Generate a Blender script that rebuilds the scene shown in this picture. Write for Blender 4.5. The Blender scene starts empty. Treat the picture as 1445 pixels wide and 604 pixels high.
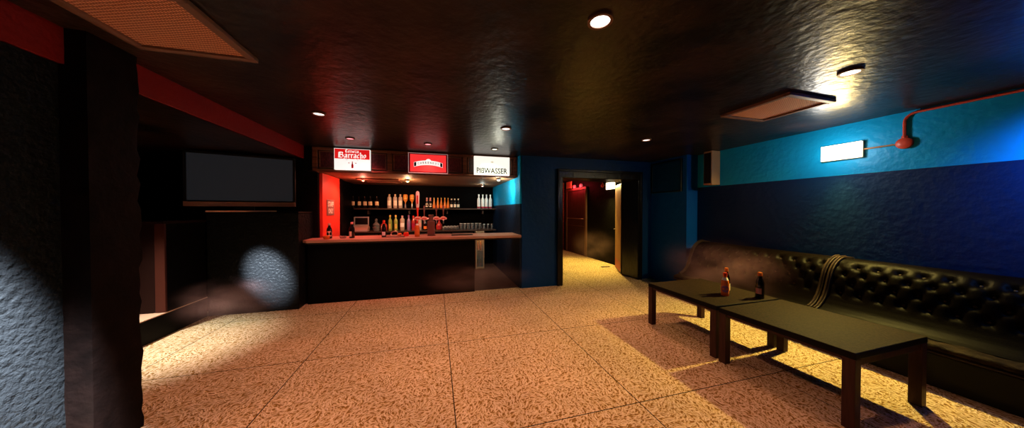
import bpy, bmesh, math, random
from mathutils import Vector, Matrix
random.seed(7)
PI = math.pi
scene = bpy.context.scene
COL = scene.collection

# ------------------------------------------------------------------ camera / view / world
cam_d = bpy.data.cameras.new('camera')
cam_d.sensor_width = 36.0
cam_d.lens = 392.0 / 1445.0 * 36.0
cam_d.clip_start = 0.05
cam = bpy.data.objects.new('camera', cam_d)
COL.objects.link(cam)
cam.location = (0, 0, 1.6)
cam.rotation_euler = (math.radians(90 - 0.76), 0, math.radians(-15.37))
scene.camera = cam
vs = scene.view_settings
vs.view_transform = 'Standard'
vs.look = 'None'
vs.exposure = 0.0
vs.gamma = 1.0
vs.use_curve_mapping = False
w = bpy.data.worlds.new('world')
scene.world = w
w.use_nodes = True
w.node_tree.nodes['Background'].inputs[0].default_value = (0.5, 0.3, 0.2, 1)
w.node_tree.nodes['Background'].inputs[1].default_value = 0.0
scene.cycles.use_denoising = True
scene.cycles.sample_clamp_indirect = 4.0
scene.cycles.max_bounces = 8
scene.cycles.volume_bounces = 0
scene.cycles.volume_step_rate = 1.0
scene.cycles.volume_max_steps = 64
scene.cycles.caustics_reflective = False
scene.cycles.caustics_refractive = False

# light levels (all lamps are built with their fixtures further down)
HOUSE_COLOR = (1.0, 0.45, 0.255)
HOUSE_W = 142.0
WHITE_W = 30.0
EXIT_COLOR = (1.0, 0.70, 0.22)
EXIT_W = 70.0

# ------------------------------------------------------------------ helpers
def tag(o, label=None, cat=None, group=None, kind=None):
    if label: o['label'] = label
    if cat: o['category'] = cat
    if group: o['group'] = group
    if kind: o['kind'] = kind
    return o

def thing(name, label, cat, loc=(0, 0, 0), rz=0.0, group=None):
    o = bpy.data.objects.new(name, None)
    COL.objects.link(o)
    o.empty_display_size = 0.05
    o.location = loc
    o.rotation_euler = (0, 0, rz)
    return tag(o, label, cat, group)

class MB:
    def __init__(self):
        self.v = []; self.f = []
    def add(self, vs_, fs_):
        n = len(self.v)
        self.v += [tuple(p) for p in vs_]
        self.f += [tuple(i + n for i in f) for f in fs_]
        return self
    def box(self, x0, y0, z0, x1, y1, z1):
        p = [(x, y, z) for z in (z0, z1) for y in (y0, y1) for x in (x0, x1)]
        return self.add(p, [(0, 2, 3, 1), (4, 5, 7, 6), (0, 1, 5, 4), (2, 6, 7, 3), (0, 4, 6, 2), (1, 3, 7, 5)])
    def lathe(self, prof, c=(0, 0, 0), seg=16, cap=True, sx=1.0, sy=1.0):
        vs_ = []; fs_ = []
        for r, z in prof:
            for k in range(seg):
                a = 2 * PI * k / seg
                vs_.append((c[0] + r * math.cos(a) * sx, c[1] + r * math.sin(a) * sy, c[2] + z))
        for i in range(len(prof) - 1):
            for k in range(seg):
                a = i * seg + k; b = i * seg + (k + 1) % seg
                fs_.append((a, b, b + seg, a + seg))
        if cap:
            fs_.append(tuple(reversed(range(seg))))
            m = (len(prof) - 1) * seg
            fs_.append(tuple(m + k for k in range(seg)))
        return self.add(vs_, fs_)
    def tube(self, pts, r, seg=8):
        pts = [Vector(p) for p in pts]
        vs_ = []; fs_ = []
        ref = None
        for i, p in enumerate(pts):
            if i == 0: t = pts[1] - pts[0]
            elif i == len(pts) - 1: t = pts[-1] - pts[-2]
            else: t = (pts[i + 1] - pts[i]).normalized() + (pts[i] - pts[i - 1]).normalized()
            t.normalize()
            if ref is None:
                ref = Vector((0, 0, 1)) if abs(t.z) < 0.9 else Vector((1, 0, 0))
            a = t.cross(ref).normalized(); b = a.cross(t).normalized()
            ref = b
            for k in range(seg):
                q = p + (a * math.cos(2 * PI * k / seg) + b * math.sin(2 * PI * k / seg)) * r
                vs_.append(tuple(q))
        for i in range(len(pts) - 1):
            for k in range(seg):
                u = i * seg + k; w_ = i * seg + (k + 1) % seg
                fs_.append((u, w_, w_ + seg, u + seg))
        fs_.append(tuple(reversed(range(seg))))
        m = (len(pts) - 1) * seg
        fs_.append(tuple(m + k for k in range(seg)))
        return self.add(vs_, fs_)
    def prism(self, poly, fn, d0, d1):
        """poly: 2-D outline, fn(u, v, d) -> 3-D point"""
        n = len(poly)
        vs_ = [fn(u, v, d0) for u, v in poly] + [fn(u, v, d1) for u, v in poly]
        fs_ = [tuple(reversed(range(n))), tuple(range(n, 2 * n))]
        for k in range(n):
            j = (k + 1) % n
            fs_.append((k, j, j + n, k + n))
        return self.add(vs_, fs_)
    def build(self, name, m, parent=None, smooth=False, bevel=0.0, seg=2, sub=0):
        me = bpy.data.meshes.new(name)
        me.from_pydata(self.v, [], self.f)
        me.validate()
        bm = bmesh.new(); bm.from_mesh(me)
        bmesh.ops.recalc_face_normals(bm, faces=bm.faces)
        bm.to_mesh(me); bm.free()
        me.materials.append(m)
        if smooth:
            for p in me.polygons: p.use_smooth = True
        o = bpy.data.objects.new(name, me)
        COL.objects.link(o)
        if parent is not None: o.parent = parent
        if bevel > 0:
            b = o.modifiers.new('bevel', 'BEVEL'); b.width = bevel; b.segments = seg
            b.limit_method = 'ANGLE'; b.angle_limit = math.radians(40)
        if sub:
            s = o.modifiers.new('sub', 'SUBSURF'); s.levels = sub; s.render_levels = sub
        if smooth:
            try:
                me.set_sharp_from_angle(angle=math.radians(45))
            except Exception:
                pass
        return o

def copy_tree(o, parent=None):
    c = o.copy()
    COL.objects.link(c)
    if parent is not None: c.parent = parent
    for ch in list(o.children):
        copy_tree(ch, c)
    return c

def structure(o, label=None):
    o['kind'] = 'structure'
    if label: o['label'] = label
    return o

def spot(name, parent, loc, target, watts, color, angle, blend=0.5, radius=0.04):
    l = bpy.data.lights.new(name, 'SPOT')
    l.energy = watts; l.color = color; l.spot_size = math.radians(angle)
    l.spot_blend = blend; l.shadow_soft_size = radius
    o = bpy.data.objects.new(name, l)
    COL.objects.link(o)
    o.location = loc
    d = Vector(target) - Vector(loc)
    o.rotation_euler = d.to_track_quat('-Z', 'Y').to_euler()
    if parent is not None: o.parent = parent
    return o

def point(name, parent, loc, watts, color, radius=0.03):
    l = bpy.data.lights.new(name, 'POINT')
    l.energy = watts; l.color = color; l.shadow_soft_size = radius
    o = bpy.data.objects.new(name, l)
    COL.objects.link(o)
    o.location = loc
    if parent is not None: o.parent = parent
    return o

# ------------------------------------------------------------------ materials
def nodes_of(m):
    m.use_nodes = True
    nt = m.node_tree
    return nt, nt.nodes, nt.links, nt.nodes['Principled BSDF']

def mat(name, col, rough=0.5, metal=0.0, spec=0.5, var=0.0, vscale=8.0, bump=0.0, bscale=20.0, bdetail=4.0,
        bdist=0.02, stretch=(1, 1, 1), col2=None, trans=0.0, emit=None, estr=0.0, coat=0.0, ior=1.45):
    m = bpy.data.materials.new(name)
    nt, N, L, b = nodes_of(m)
    b.inputs['Base Color'].default_value = (*col, 1)
    b.inputs['Roughness'].default_value = rough
    b.inputs['Metallic'].default_value = metal
    b.inputs['Specular IOR Level'].default_value = spec
    b.inputs['IOR'].default_value = ior
    b.inputs['Transmission Weight'].default_value = trans
    b.inputs['Coat Weight'].default_value = coat
    if emit:
        b.inputs['Emission Color'].default_value = (*emit, 1)
        b.inputs['Emission Strength'].default_value = estr
    tc = N.new('ShaderNodeTexCoord')
    mp = N.new('ShaderNodeMapping'); mp.inputs['Scale'].default_value = stretch
    L.new(tc.outputs['Object'], mp.inputs['Vector'])
    if var > 0 or col2:
        n = N.new('ShaderNodeTexNoise'); n.inputs['Scale'].default_value = vscale; n.inputs['Detail'].default_value = 5
        L.new(mp.outputs[0], n.inputs['Vector'])
        r = N.new('ShaderNodeValToRGB')
        r.color_ramp.elements[0].position = 0.32; r.color_ramp.elements[1].position = 0.68
        c2 = col2 if col2 else tuple(c * (1 - var) for c in col)
        r.color_ramp.elements[0].color = (*c2, 1); r.color_ramp.elements[1].color = (*col, 1)
        L.new(n.outputs[0], r.inputs[0]); L.new(r.outputs[0], b.inputs['Base Color'])
    if bump > 0:
        n2 = N.new('ShaderNodeTexNoise'); n2.inputs['Scale'].default_value = bscale; n2.inputs['Detail'].default_value = bdetail
        L.new(mp.outputs[0], n2.inputs['Vector'])
        bp = N.new('ShaderNodeBump'); bp.inputs['Strength'].default_value = bump; bp.inputs['Distance'].default_value = bdist
        L.new(n2.outputs[0], bp.inputs['Height']); L.new(bp.outputs[0], b.inputs['Normal'])
    return m

def two_tone(name, upper, lower, z, rough=0.5, bump=0.35, spec=0.2):
    m = mat(name, upper, rough, spec=spec, bump=bump, bscale=14, bdist=0.03, bdetail=6)
    nt, N, L, b = nodes_of(m)
    tc = N.new('ShaderNodeTexCoord'); sp = N.new('ShaderNodeSeparateXYZ')
    L.new(tc.outputs['Object'], sp.inputs[0])
    gt = N.new('ShaderNodeMath'); gt.operation = 'GREATER_THAN'; gt.inputs[1].default_value = z
    L.new(sp.outputs['Z'], gt.inputs[0])
    mx = N.new('ShaderNodeMix'); mx.data_type = 'RGBA'
    mx.inputs[6].default_value = (*lower, 1); mx.inputs[7].default_value = (*upper, 1)
    L.new(gt.outputs[0], mx.inputs[0]); L.new(mx.outputs[2], b.inputs['Base Color'])
    return m

def carpet_mat(name, tile=True):
    m = bpy.data.materials.new(name)
    nt, N, L, b = nodes_of(m)
    b.inputs['Roughness'].default_value = 0.95
    b.inputs['Specular IOR Level'].default_value = 0.1
    tc = N.new('ShaderNodeTexCoord')
    # flow field: strands lie roughly together in patches
    flow = N.new('ShaderNodeTexNoise'); flow.inputs['Scale'].default_value = 3.2; flow.inputs['Detail'].default_value = 2
    L.new(tc.outputs['Object'], flow.inputs['Vector'])
    prev = None
    for k, (fr, off, spread) in enumerate(((17.0, 0.0, 1.4), (20.5, 3.37, 1.6), (23.0, 7.91, 2.0), (27.5, 11.13, 1.6), (25.2, 17.7, 2.2), (33.0, 23.1, 2.0))):
        mp = N.new('ShaderNodeMapping')
        mp.inputs['Scale'].default_value = (fr, fr, 0.0); mp.inputs['Location'].default_value = (off, off * 1.7, 0)
        L.new(tc.outputs['Object'], mp.inputs['Vector'])
        vo = N.new('ShaderNodeTexVoronoi'); vo.voronoi_dimensions = '2D'; vo.inputs['Scale'].default_value = 1.0
        L.new(mp.outputs[0], vo.inputs['Vector'])
        sub = N.new('ShaderNodeVectorMath'); sub.operation = 'SUBTRACT'
        L.new(mp.outputs[0], sub.inputs[0]); L.new(vo.outputs['Position'], sub.inputs[1])
        sc = N.new('ShaderNodeSeparateColor'); L.new(vo.outputs['Color'], sc.inputs[0])
        an = N.new('ShaderNodeMath'); an.operation = 'MULTIPLY'; an.inputs[1].default_value = 9.0
        L.new(flow.outputs[0], an.inputs[0])
        an2 = N.new('ShaderNodeMath'); an2.operation = 'MULTIPLY_ADD'; an2.inputs[1].default_value = spread
        L.new(sc.outputs[0], an2.inputs[0]); L.new(an.outputs[0], an2.inputs[2])
        vr = N.new('ShaderNodeVectorRotate'); vr.rotation_type = 'Z_AXIS'
        L.new(sub.outputs[0], vr.inputs['Vector']); L.new(an2.outputs[0], vr.inputs['Angle'])
        ms = N.new('ShaderNodeMapping'); ms.inputs['Scale'].default_value = (1.30, 5.6, 0.0)
        L.new(vr.outputs[0], ms.inputs['Vector'])
        ln = N.new('ShaderNodeVectorMath'); ln.operation = 'LENGTH'; L.new(ms.outputs[0], ln.inputs[0])
        mr = N.new('ShaderNodeMapRange'); mr.interpolation_type = 'SMOOTHSTEP'
        mr.inputs[1].default_value = 1.0; mr.inputs[2].default_value = 0.35; mr.inputs[3].default_value = 0.0; mr.inputs[4].default_value = 1.0
        L.new(ln.outputs['Value'], mr.inputs[0])
        br = N.new('ShaderNodeMath'); br.operation = 'MULTIPLY_ADD'; br.inputs[1].default_value = 0.45; br.inputs[2].default_value = 0.55
        L.new(sc.outputs[1], br.inputs[0])
        ml = N.new('ShaderNodeMath'); ml.operation = 'MULTIPLY'; L.new(mr.outputs[0], ml.inputs[0]); L.new(br.outputs[0], ml.inputs[1])
        if prev is None: prev = ml
        else:
            mx = N.new('ShaderNodeMath'); mx.operation = 'MAXIMUM'
            L.new(prev.outputs[0], mx.inputs[0]); L.new(ml.outputs[0], mx.inputs[1]); prev = mx
    ramp = N.new('ShaderNodeValToRGB')
    e = ramp.color_ramp.elements
    e[0].position = 0.0; e[0].color = (0.30, 0.155, 0.04, 1)
    e[1].position = 1.0; e[1].color = (0.95, 0.74, 0.57, 1)
    mid = e.new(0.5); mid.color = (0.70, 0.47, 0.26, 1)
    lowm = e.new(0.18); lowm.color = (0.52, 0.31, 0.11, 1)
    L.new(prev.outputs[0], ramp.inputs[0])
    # large soft wear patches
    pn = N.new('ShaderNodeTexNoise'); pn.inputs['Scale'].default_value = 1.3; pn.inputs['Detail'].default_value = 4
    L.new(tc.outputs['Object'], pn.inputs['Vector'])
    pr = N.new('ShaderNodeMapRange'); pr.inputs[1].default_value = 0.3; pr.inputs[2].default_value = 0.7
    pr.inputs[3].default_value = 0.78; pr.inputs[4].default_value = 1.0
    L.new(pn.outputs[0], pr.inputs[0])
    mul = N.new('ShaderNodeMix'); mul.data_type = 'RGBA'; mul.blend_type = 'MULTIPLY'; mul.inputs[0].default_value = 1.0
    L.new(ramp.outputs[0], mul.inputs[6]); L.new(pr.outputs[0], mul.inputs[7])
    out = mul.outputs[2]
    if tile:
        sx = N.new('ShaderNodeSeparateXYZ'); L.new(tc.outputs['Object'], sx.inputs[0])
        lines = []
        for axis, off, per in (('X', 0.141, 1.489), ('Y', 1.93, 1.48)):
            a = N.new('ShaderNodeMath'); a.operation = 'SUBTRACT'; a.inputs[1].default_value = off
            L.new(sx.outputs[axis], a.inputs[0])
            p = N.new('ShaderNodeMath'); p.operation = 'PINGPONG'; p.inputs[1].default_value = per / 2
            ab = N.new('ShaderNodeMath'); ab.operation = 'ABSOLUTE'; L.new(a.outputs[0], ab.inputs[0])
            L.new(ab.outputs[0], p.inputs[0])
            lt = N.new('ShaderNodeMath'); lt.operation = 'LESS_THAN'; lt.inputs[1].default_value = 0.0042
            L.new(p.outputs[0], lt.inputs[0]); lines.append(lt)
        mxl = N.new('ShaderNodeMath'); mxl.operation = 'MAXIMUM'
        L.new(lines[0].outputs[0], mxl.inputs[0]); L.new(lines[1].outputs[0], mxl.inputs[1])
        mm = N.new('ShaderNodeMix'); mm.data_type = 'RGBA'; mm.inputs[7].default_value = (0.04, 0.022, 0.008, 1)
        L.new(mxl.outputs[0], mm.inputs[0]); L.new(out, mm.inputs[6]); out = mm.outputs[2]
    L.new(out, b.inputs['Base Color'])
    bp = N.new('ShaderNodeBump'); bp.inputs['Strength'].default_value = 0.8; bp.inputs['Distance'].default_value = 0.012
    L.new(prev.outputs[0], bp.inputs['Height']); L.new(bp.outputs[0], b.inputs['Normal'])
    return m

def ceiling_mat():
    m = mat('ceiling_plaster', (0.034, 0.018, 0.012), 0.31, var=0.8, vscale=2.4, spec=0.22, bump=0.30, bscale=13, bdetail=7, bdist=0.025,
            col2=(0.004, 0.0025, 0.002))
    return m

def brick_mat():
    m = mat('red_brick', (0.4, 0.08, 0.05), 0.8)
    nt, N, L, b = nodes_of(m)
    tc = N.new('ShaderNodeTexCoord'); sp = N.new('ShaderNodeSeparateXYZ'); cb = N.new('ShaderNodeCombineXYZ')
    L.new(tc.outputs['Object'], sp.inputs[0])
    L.new(sp.outputs['X'], cb.inputs['X']); L.new(sp.outputs['Z'], cb.inputs['Y'])
    br = N.new('ShaderNodeTexBrick'); br.inputs['Scale'].default_value = 1.0
    br.inputs['Brick Width'].default_value = 0.22; br.inputs['Row Height'].default_value = 0.075
    br.inputs['Mortar Size'].default_value = 0.008
    br.inputs['Color1'].default_value = (0.42, 0.10, 0.07, 1); br.inputs['Color2'].default_value = (0.30, 0.06, 0.04, 1)
    br.inputs['Mortar'].default_value = (0.08, 0.05, 0.04, 1)
    L.new(cb.outputs[0], br.inputs['Vector']); L.new(br.outputs[0], b.inputs['Base Color'])
    return m

def emis(name, col, s):
    m = bpy.data.materials.new(name)
    nt, N, L, b = nodes_of(m)
    b.inputs['Base Color'].default_value = (*[c * 0.5 for c in col], 1)
    b.inputs['Emission Color'].default_value = (*col, 1)
    b.inputs['Emission Strength'].default_value = s
    b.inputs['Roughness'].default_value = 0.3
    return m

M = {}
M['carpet'] = carpet_mat('shag_carpet_tiles')
M['ceiling'] = ceiling_mat()
M['black_gloss'] = mat('black_gloss_paint', (0.0085, 0.009, 0.0098), 0.34, spec=0.08, bump=1.0, bscale=26, bdist=0.022, bdetail=9)
M['black_wall'] = mat('black_matt_paint', (0.005, 0.0045, 0.0045), 0.7, spec=0.08, bump=0.3, bscale=10, bdist=0.03)
M['black_bar'] = mat('black_bar_panel', (0.003, 0.0022, 0.0022), 0.5, spec=0.06, bump=0.15, bscale=6, bdist=0.02)
M['pillar'] = mat('dark_brown_plaster', (0.006, 0.0026, 0.002), 0.6, spec=0.06, var=0.6, vscale=9, bump=0.4, bscale=24, bdist=0.012, bdetail=7)
M['blue'] = mat('navy_blue_paint', (0.0006, 0.032, 0.14), 0.5, spec=0.2, bump=0.3, bscale=10, bdist=0.03, bdetail=6)
M['blue_pier'] = mat('lit_pier_blue', (0.0004, 0.075, 0.40), 0.5, spec=0.2, bump=0.3, bscale=10, bdist=0.03, bdetail=6)  # wall blue brightened, lamplight on the pier end put into the colour
M['two_tone'] = two_tone('two_tone_blue_paint', (0.002, 0.30, 0.62), (0.0012, 0.017, 0.072), 2.062, 0.42, 0.3, 0.22)
M['two_tone_bar'] = two_tone('two_tone_bar_paint', (0.002, 0.30, 0.62), (0.003, 0.012, 0.035), 1.735)
M['red_wall'] = mat('red_gloss_paint', (0.85, 0.06, 0.035), 0.5, spec=0.2)
M['red_beam'] = mat('red_beam_paint', (0.22, 0.008, 0.006), 0.6, spec=0.2, bump=0.4, bscale=25, bdist=0.02)
M['frame'] = mat('dark_varnished_wood', (0.005, 0.003, 0.0025), 0.28, spec=0.3, bump=0.35, bscale=6, bdist=0.02, stretch=(3, 3, 1))
M['wood'] = mat('bar_wood', (0.22, 0.075, 0.04), 0.55, spec=0.3, var=0.6, vscale=4, stretch=(0.5, 6, 6), bump=0.2, bscale=8, bdist=0.02)
M['canopy_ceiling'] = mat('canopy_planks', (0.36, 0.19, 0.10), 0.6, spec=0.2, var=0.5, vscale=3, stretch=(0.5, 7, 1), bump=0.2, bscale=6, bdist=0.02)
M['red_wood'] = mat('carved_red_panel', (0.12, 0.02, 0.025), 0.6, spec=0.2, var=0.6, vscale=22, stretch=(2.5, 1, 1), bump=0.5, bscale=25, bdist=0.02)
M['grey_wood'] = mat('carved_grey_panel', (0.09, 0.06, 0.05), 0.6, spec=0.2, var=0.6, vscale=22, stretch=(2.5, 1, 1), bump=0.5, bscale=25, bdist=0.02)
M['counter_top'] = mat('varnished_counter', (0.60, 0.29, 0.22), 0.38, spec=0.4, var=0.3, vscale=5, stretch=(0.4, 5, 1))
M['shelf'] = mat('dark_shelf_wood', (0.05, 0.028, 0.02), 0.5, spec=0.3)
M['table_top'] = mat('speckled_table_top', (0.034, 0.020, 0.011), 0.6, spec=0.04, var=0.6, vscale=60, col2=(0.010, 0.007, 0.005), bump=0.5, bscale=60, bdist=0.006)
M['table_edge'] = mat('black_table_edge', (0.006, 0.005, 0.005), 0.6, spec=0.08)
M['table_wood'] = mat('dark_red_table_wood', (0.05, 0.018, 0.014), 0.5, spec=0.2, var=0.4, vscale=8, stretch=(6, 6, 0.6))
M['leather'] = mat('black_leather', (0.0025, 0.0014, 0.0011), 0.45, spec=0.03, var=0.3, vscale=12, bump=0.3, bscale=70, bdist=0.004)
M['lit_seat'] = mat('lamplit_seat_leather', (0.034, 0.021, 0.011), 0.6, spec=0.05, var=0.7, vscale=11, bump=0.7, bscale=16, bdist=0.03, bdetail=6)  # couch leather made lighter and browner: lamplight on the seat painted in
M['piping'] = mat('leather_piping', (0.030, 0.018, 0.012), 0.5, spec=0.12)
M['black'] = mat('plain_black', (0.006, 0.006, 0.006), 0.6, spec=0.2)
M['vent_frame'] = mat('vent_frame_paint', (0.17, 0.08, 0.05), 0.5, spec=0.3)
def mesh_mat():
    m = mat('vent_mesh_paint', (0.62, 0.35, 0.24), 0.7, spec=0.1)
    nt, N, L, b = nodes_of(m)
    tc = N.new('ShaderNodeTexCoord')
    mp = N.new('ShaderNodeMapping'); mp.inputs['Rotation'].default_value = (0, 0, 0.35)
    L.new(tc.outputs['Object'], mp.inputs[0])
    w1 = N.new('ShaderNodeTexWave'); w1.inputs['Scale'].default_value = 16; w1.inputs['Distortion'].default_value = 1.6
    w1.bands_direction = 'X'
    L.new(mp.outputs[0], w1.inputs['Vector'])
    w2 = N.new('ShaderNodeTexWave'); w2.inputs['Scale'].default_value = 16; w2.inputs['Distortion'].default_value = 1.6
    w2.bands_direction = 'Y'
    L.new(mp.outputs[0], w2.inputs['Vector'])
    mn = N.new('ShaderNodeMath'); mn.operation = 'MULTIPLY'; L.new(w1.outputs[1], mn.inputs[0]); L.new(w2.outputs[1], mn.inputs[1])
    r = N.new('ShaderNodeValToRGB'); r.color_ramp.elements[0].color = (0.32, 0.12, 0.065, 1); r.color_ramp.elements[1].color = (0.95, 0.48, 0.28, 1)
    r.color_ramp.elements[1].position = 0.55
    L.new(mn.outputs[0], r.inputs[0]); L.new(r.outputs[0], b.inputs['Base Color'])
    bp = N.new('ShaderNodeBump'); bp.inputs['Strength'].default_value = 0.6; bp.inputs['Distance'].default_value = 0.006
    L.new(mn.outputs[0], bp.inputs['Height']); L.new(bp.outputs[0], b.inputs['Normal'])
    return m
M['vent_mesh'] = mesh_mat()
M['brick'] = brick_mat()
M['door_tan'] = mat('tan_door_face', (0.50, 0.27, 0.13), 0.55, spec=0.2)
M['hall_door'] = mat('brown_hall_door', (0.10, 0.04, 0.035), 0.5, spec=0.3, var=0.4, vscale=5, stretch=(4, 4, 0.5))
M['metal'] = mat('brushed_metal', (0.5, 0.42, 0.36), 0.35, metal=1.0)
M['copper'] = mat('red_conduit_paint', (0.55, 0.06, 0.03), 0.4, spec=0.4)
M['tan_conduit'] = mat('brass_conduit', (0.5, 0.25, 0.12), 0.4, metal=0.3)
M['screen'] = mat('tv_screen_grey_glow', (0.02, 0.02, 0.022), 0.4, spec=0.2, emit=(0.85, 0.92, 1.08), estr=0.009)  # faint emission stands in for the grey reflection on the dark screen
M['bezel'] = mat('tv_bezel', (0.006, 0.006, 0.007), 0.4, spec=0.3)
M['lit_bezel'] = mat('lit_lower_bezel', (0.26, 0.12, 0.095), 0.4, spec=0.4)  # lower bezel in reddish brown, the light falling on it painted in
M['tv_foot'] = mat('tv_foot_gloss', (0.75, 0.36, 0.28), 0.35, spec=0.4)
M['lamp_white'] = emis('lamp_glass_white', (1.0, 0.95, 0.88), 14.0)
M['lamp_dim'] = emis('lamp_glass_warm', (1.0, 0.80, 0.72), 2.0)
M['lamp_red'] = emis('lamp_glass_red', (1.0, 0.22, 0.25), 2.4)
M['lamp_green'] = emis('lamp_glass_green_white', (0.86, 1.0, 0.72), 3.0)
M['exit_plate'] = emis('emergency_light_plate', (1.0, 0.86, 0.55), 4.0)
M['exit_case'] = mat('emergency_light_case', (0.5, 0.45, 0.35), 0.5)
M['speaker'] = mat('speaker_cabinet', (0.50, 0.30, 0.17), 0.6, spec=0.2, bump=0.2, bscale=80, bdist=0.004)
M['bar_floor'] = mat('dark_bar_lino', (0.085, 0.045, 0.038), 0.35, spec=0.4, var=0.5, vscale=6)

# ------------------------------------------------------------------ the setting
CZ = 2.72
def wbox(name, m, *b, label=None):
    return structure(MB().box(*b).build(name, m), label)

wbox('floor', M['carpet'], -6.0, -3.0, -0.10, 5.157, 5.50, 0.0, label='shag carpet floor in square tiles')
wbox('floor_hall', M['carpet'], 1.75, 5.50, -0.10, 5.3, 10.5, 0.0)
wbox('floor_bar', M['bar_floor'], -2.4, 5.50, -0.10, 1.75, 8.4, 0.0)
wbox('ceiling', M['ceiling'], -2.2, -3.0, CZ, 5.4, 5.62, CZ + 0.1)
wbox('ceiling_hall', M['black_wall'], 1.68, 5.62, CZ, 5.4, 10.5, CZ + 0.1)
wbox('ceiling_left', M['ceiling'], -6.0, -3.0, 2.5, -2.22, 6.0, 2.6)
wbox('ceiling_beam', M['red_beam'], -2.24, -3.0, 2.5, -2.2, 5.62, CZ + 0.1, label='red painted side of the lowered ceiling')
wbox('ceiling_bar', M['canopy_ceiling'], -2.06, 5.62, 2.29, 1.66, 8.2, 2.34)
wbox('wall_right', M['two_tone'], 5.157, -3.0, 0, 5.35, 4.47, CZ, label='wall painted bright blue above navy')
wbox('wall_pier', M['blue_pier'], 4.88, 4.47, 0, 5.35, 5.42, CZ)
wbox('wall_back_bar_side', M['blue'], 1.70, 5.42, 0, 2.50, 8.4, CZ)
wbox('wall_back_lintel', M['blue'], 2.50, 5.42, 2.44, 4.56, 5.90, CZ)
wbox('wall_back_door_side', M['blue'], 4.56, 5.42, 0, 4.88, 5.90, CZ)
wbox('wall_bar_right', M['two_tone_bar'], 1.66, 5.44, 0, 1.70, 8.2, CZ)
M['bar_back'] = mat('black_bar_back_wall', (0.0012, 0.001, 0.001), 0.6, spec=0.02, bump=0.1, bscale=6)
wbox('wall_bar_back', M['bar_back'], -2.4, 8.2, 0, 1.70, 8.35, CZ)
wbox('wall_bar_left', M['black_bar'], -2.2, 5.95, 0, -2.06, 8.2, CZ)
wbox('wall_left_back', M['black_wall'], -6.0, 5.8, 0, -2.06, 5.95, CZ)
wbox('wall_left', M['black_gloss'], -2.40, -3.0, 0, -2.23, 2.42, 2.5, label='glossy black wall beside the pillar')
wbox('wall_left_far', M['black_wall'], -6.15, -3.0, 0, -6.0, 6.0, 2.5)
wbox('wall_front', M['black_wall'], -6.0, -3.15, 0, 5.35, -3.0, CZ)
wbox('wall_hall_right', M['black_wall'], 5.03, 5.90, 0, 5.2, 10.3, CZ)
wbox('wall_hall_left', M['black_wall'], 2.40, 8.4, 0, 2.5, 10.3, CZ)
wbox('wall_hall_back', M['brick'], 2.4, 10.3, 0, 5.2, 10.45, CZ)
wbox('wall_bar_left_return', M['black_bar'], -2.2, 5.62, 2.29, -2.06, 5.95, CZ)

# rough plastered pillar
mb = MB(); NX, NZ = 4, 44
x0, x1, y0, y1 = -2.36, -2.10, 2.39, 2.70
ring = []
per = []
for i in range(8): per.append((x0 + (x1 - x0) * i / 8, y0))
for i in range(8): per.append((x1, y0 + (y1 - y0) * i / 8))
for i in range(8): per.append((x1 - (x1 - x0) * i / 8, y1))
for i in range(8): per.append((x0, y1 - (y1 - y0) * i / 8))
vv = []
for k in range(NZ + 1):
    z = CZ * k / NZ
    for (px_, py_) in per:
        cx, cy = (x0 + x1) / 2, (y0 + y1) / 2
        corner = (abs(px_ - cx) > 0.12) and (abs(py_ - cy) > 0.14)
        j = random.uniform(-0.006, 0.004) * (1.6 if corner else 0.5)
        vv.append((px_ + (px_ - cx) * j * 6, py_ + (py_ - cy) * j * 6, z))
n = len(per)
ff = [(k * n + i, k * n + (i + 1) % n, (k + 1) * n + (i + 1) % n, (k + 1) * n + i) for k in range(NZ) for i in range(n)]
ff += [tuple(range(n)), tuple(NZ * n + i for i in range(n))]
structure(mb.add(vv, ff).build('pillar', M['pillar'], smooth=True), 'dark rough plastered square pillar by the glossy black wall')

# doorway frame (opening x 2.6..4.48, top 2.29)
def frame_box(name, *b):
    return structure(MB().box(*b).build(name, M['frame'], bevel=0.012))
dfr = thing('door_1', 'dark varnished door frame around the open hall doorway', None, (3.5, 5.42, 0))
dfr['kind'] = 'structure'
def rel(o, ob):   # parts given in world coordinates under an unrotated parent
    ob.parent = o; ob.matrix_parent_inverse = Matrix.Translation(-Vector(o.location)); return ob
def framebox(nm, *b): return rel(dfr, MB().box(*b).build(nm, M['frame'], bevel=0.012))
framebox('jamb', 2.498, 5.375, 0, 2.60, 5.95, 2.44)
framebox('jamb', 4.48, 5.375, 0, 4.565, 5.95, 2.44)
framebox('head', 2.498, 5.37, 2.29, 4.565, 5.95, 2.445)
rel(dfr, MB().box(2.47, 5.362, 0, 2.52, 5.42, 2.46).build('architrave', M['frame'], bevel=0.008))
rel(dfr, MB().box(4.54, 5.362, 0, 4.59, 5.42, 2.46).build('architrave', M['frame'], bevel=0.008))
rel(dfr, MB().box(2.47, 5.355, 2.42, 4.59, 5.42, 2.475).build('architrave', M['frame'], bevel=0.008))

# open door leaf, swung into the hall
leaf = thing('door_leaf', 'open door leaf with tan face swung into the lit hall', 'door', (4.47, 5.97, 0.012), math.radians(90 - 27))
MB().box(0, -0.045, 0, 0.88, 0, 2.27).build('panel', M['frame'], leaf, bevel=0.004)
MB().box(0.02, 0.0, 0.02, 0.87, 0.006, 2.25).build('face', M['door_tan'], leaf, bevel=0.002)
kp = MB().box(0.05, 0.006, 0.03, 0.83, 0.011, 0.26).build('kick_plate', M['copper'], leaf, bevel=0.002); kp['label'] = 'reddish kick plate'
hd = MB().tube([(0.80, 0.006, 1.07), (0.80, 0.05, 1.07), (0.70, 0.05, 1.07)], 0.010).build('handle', M['metal'], leaf, smooth=True)

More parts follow.
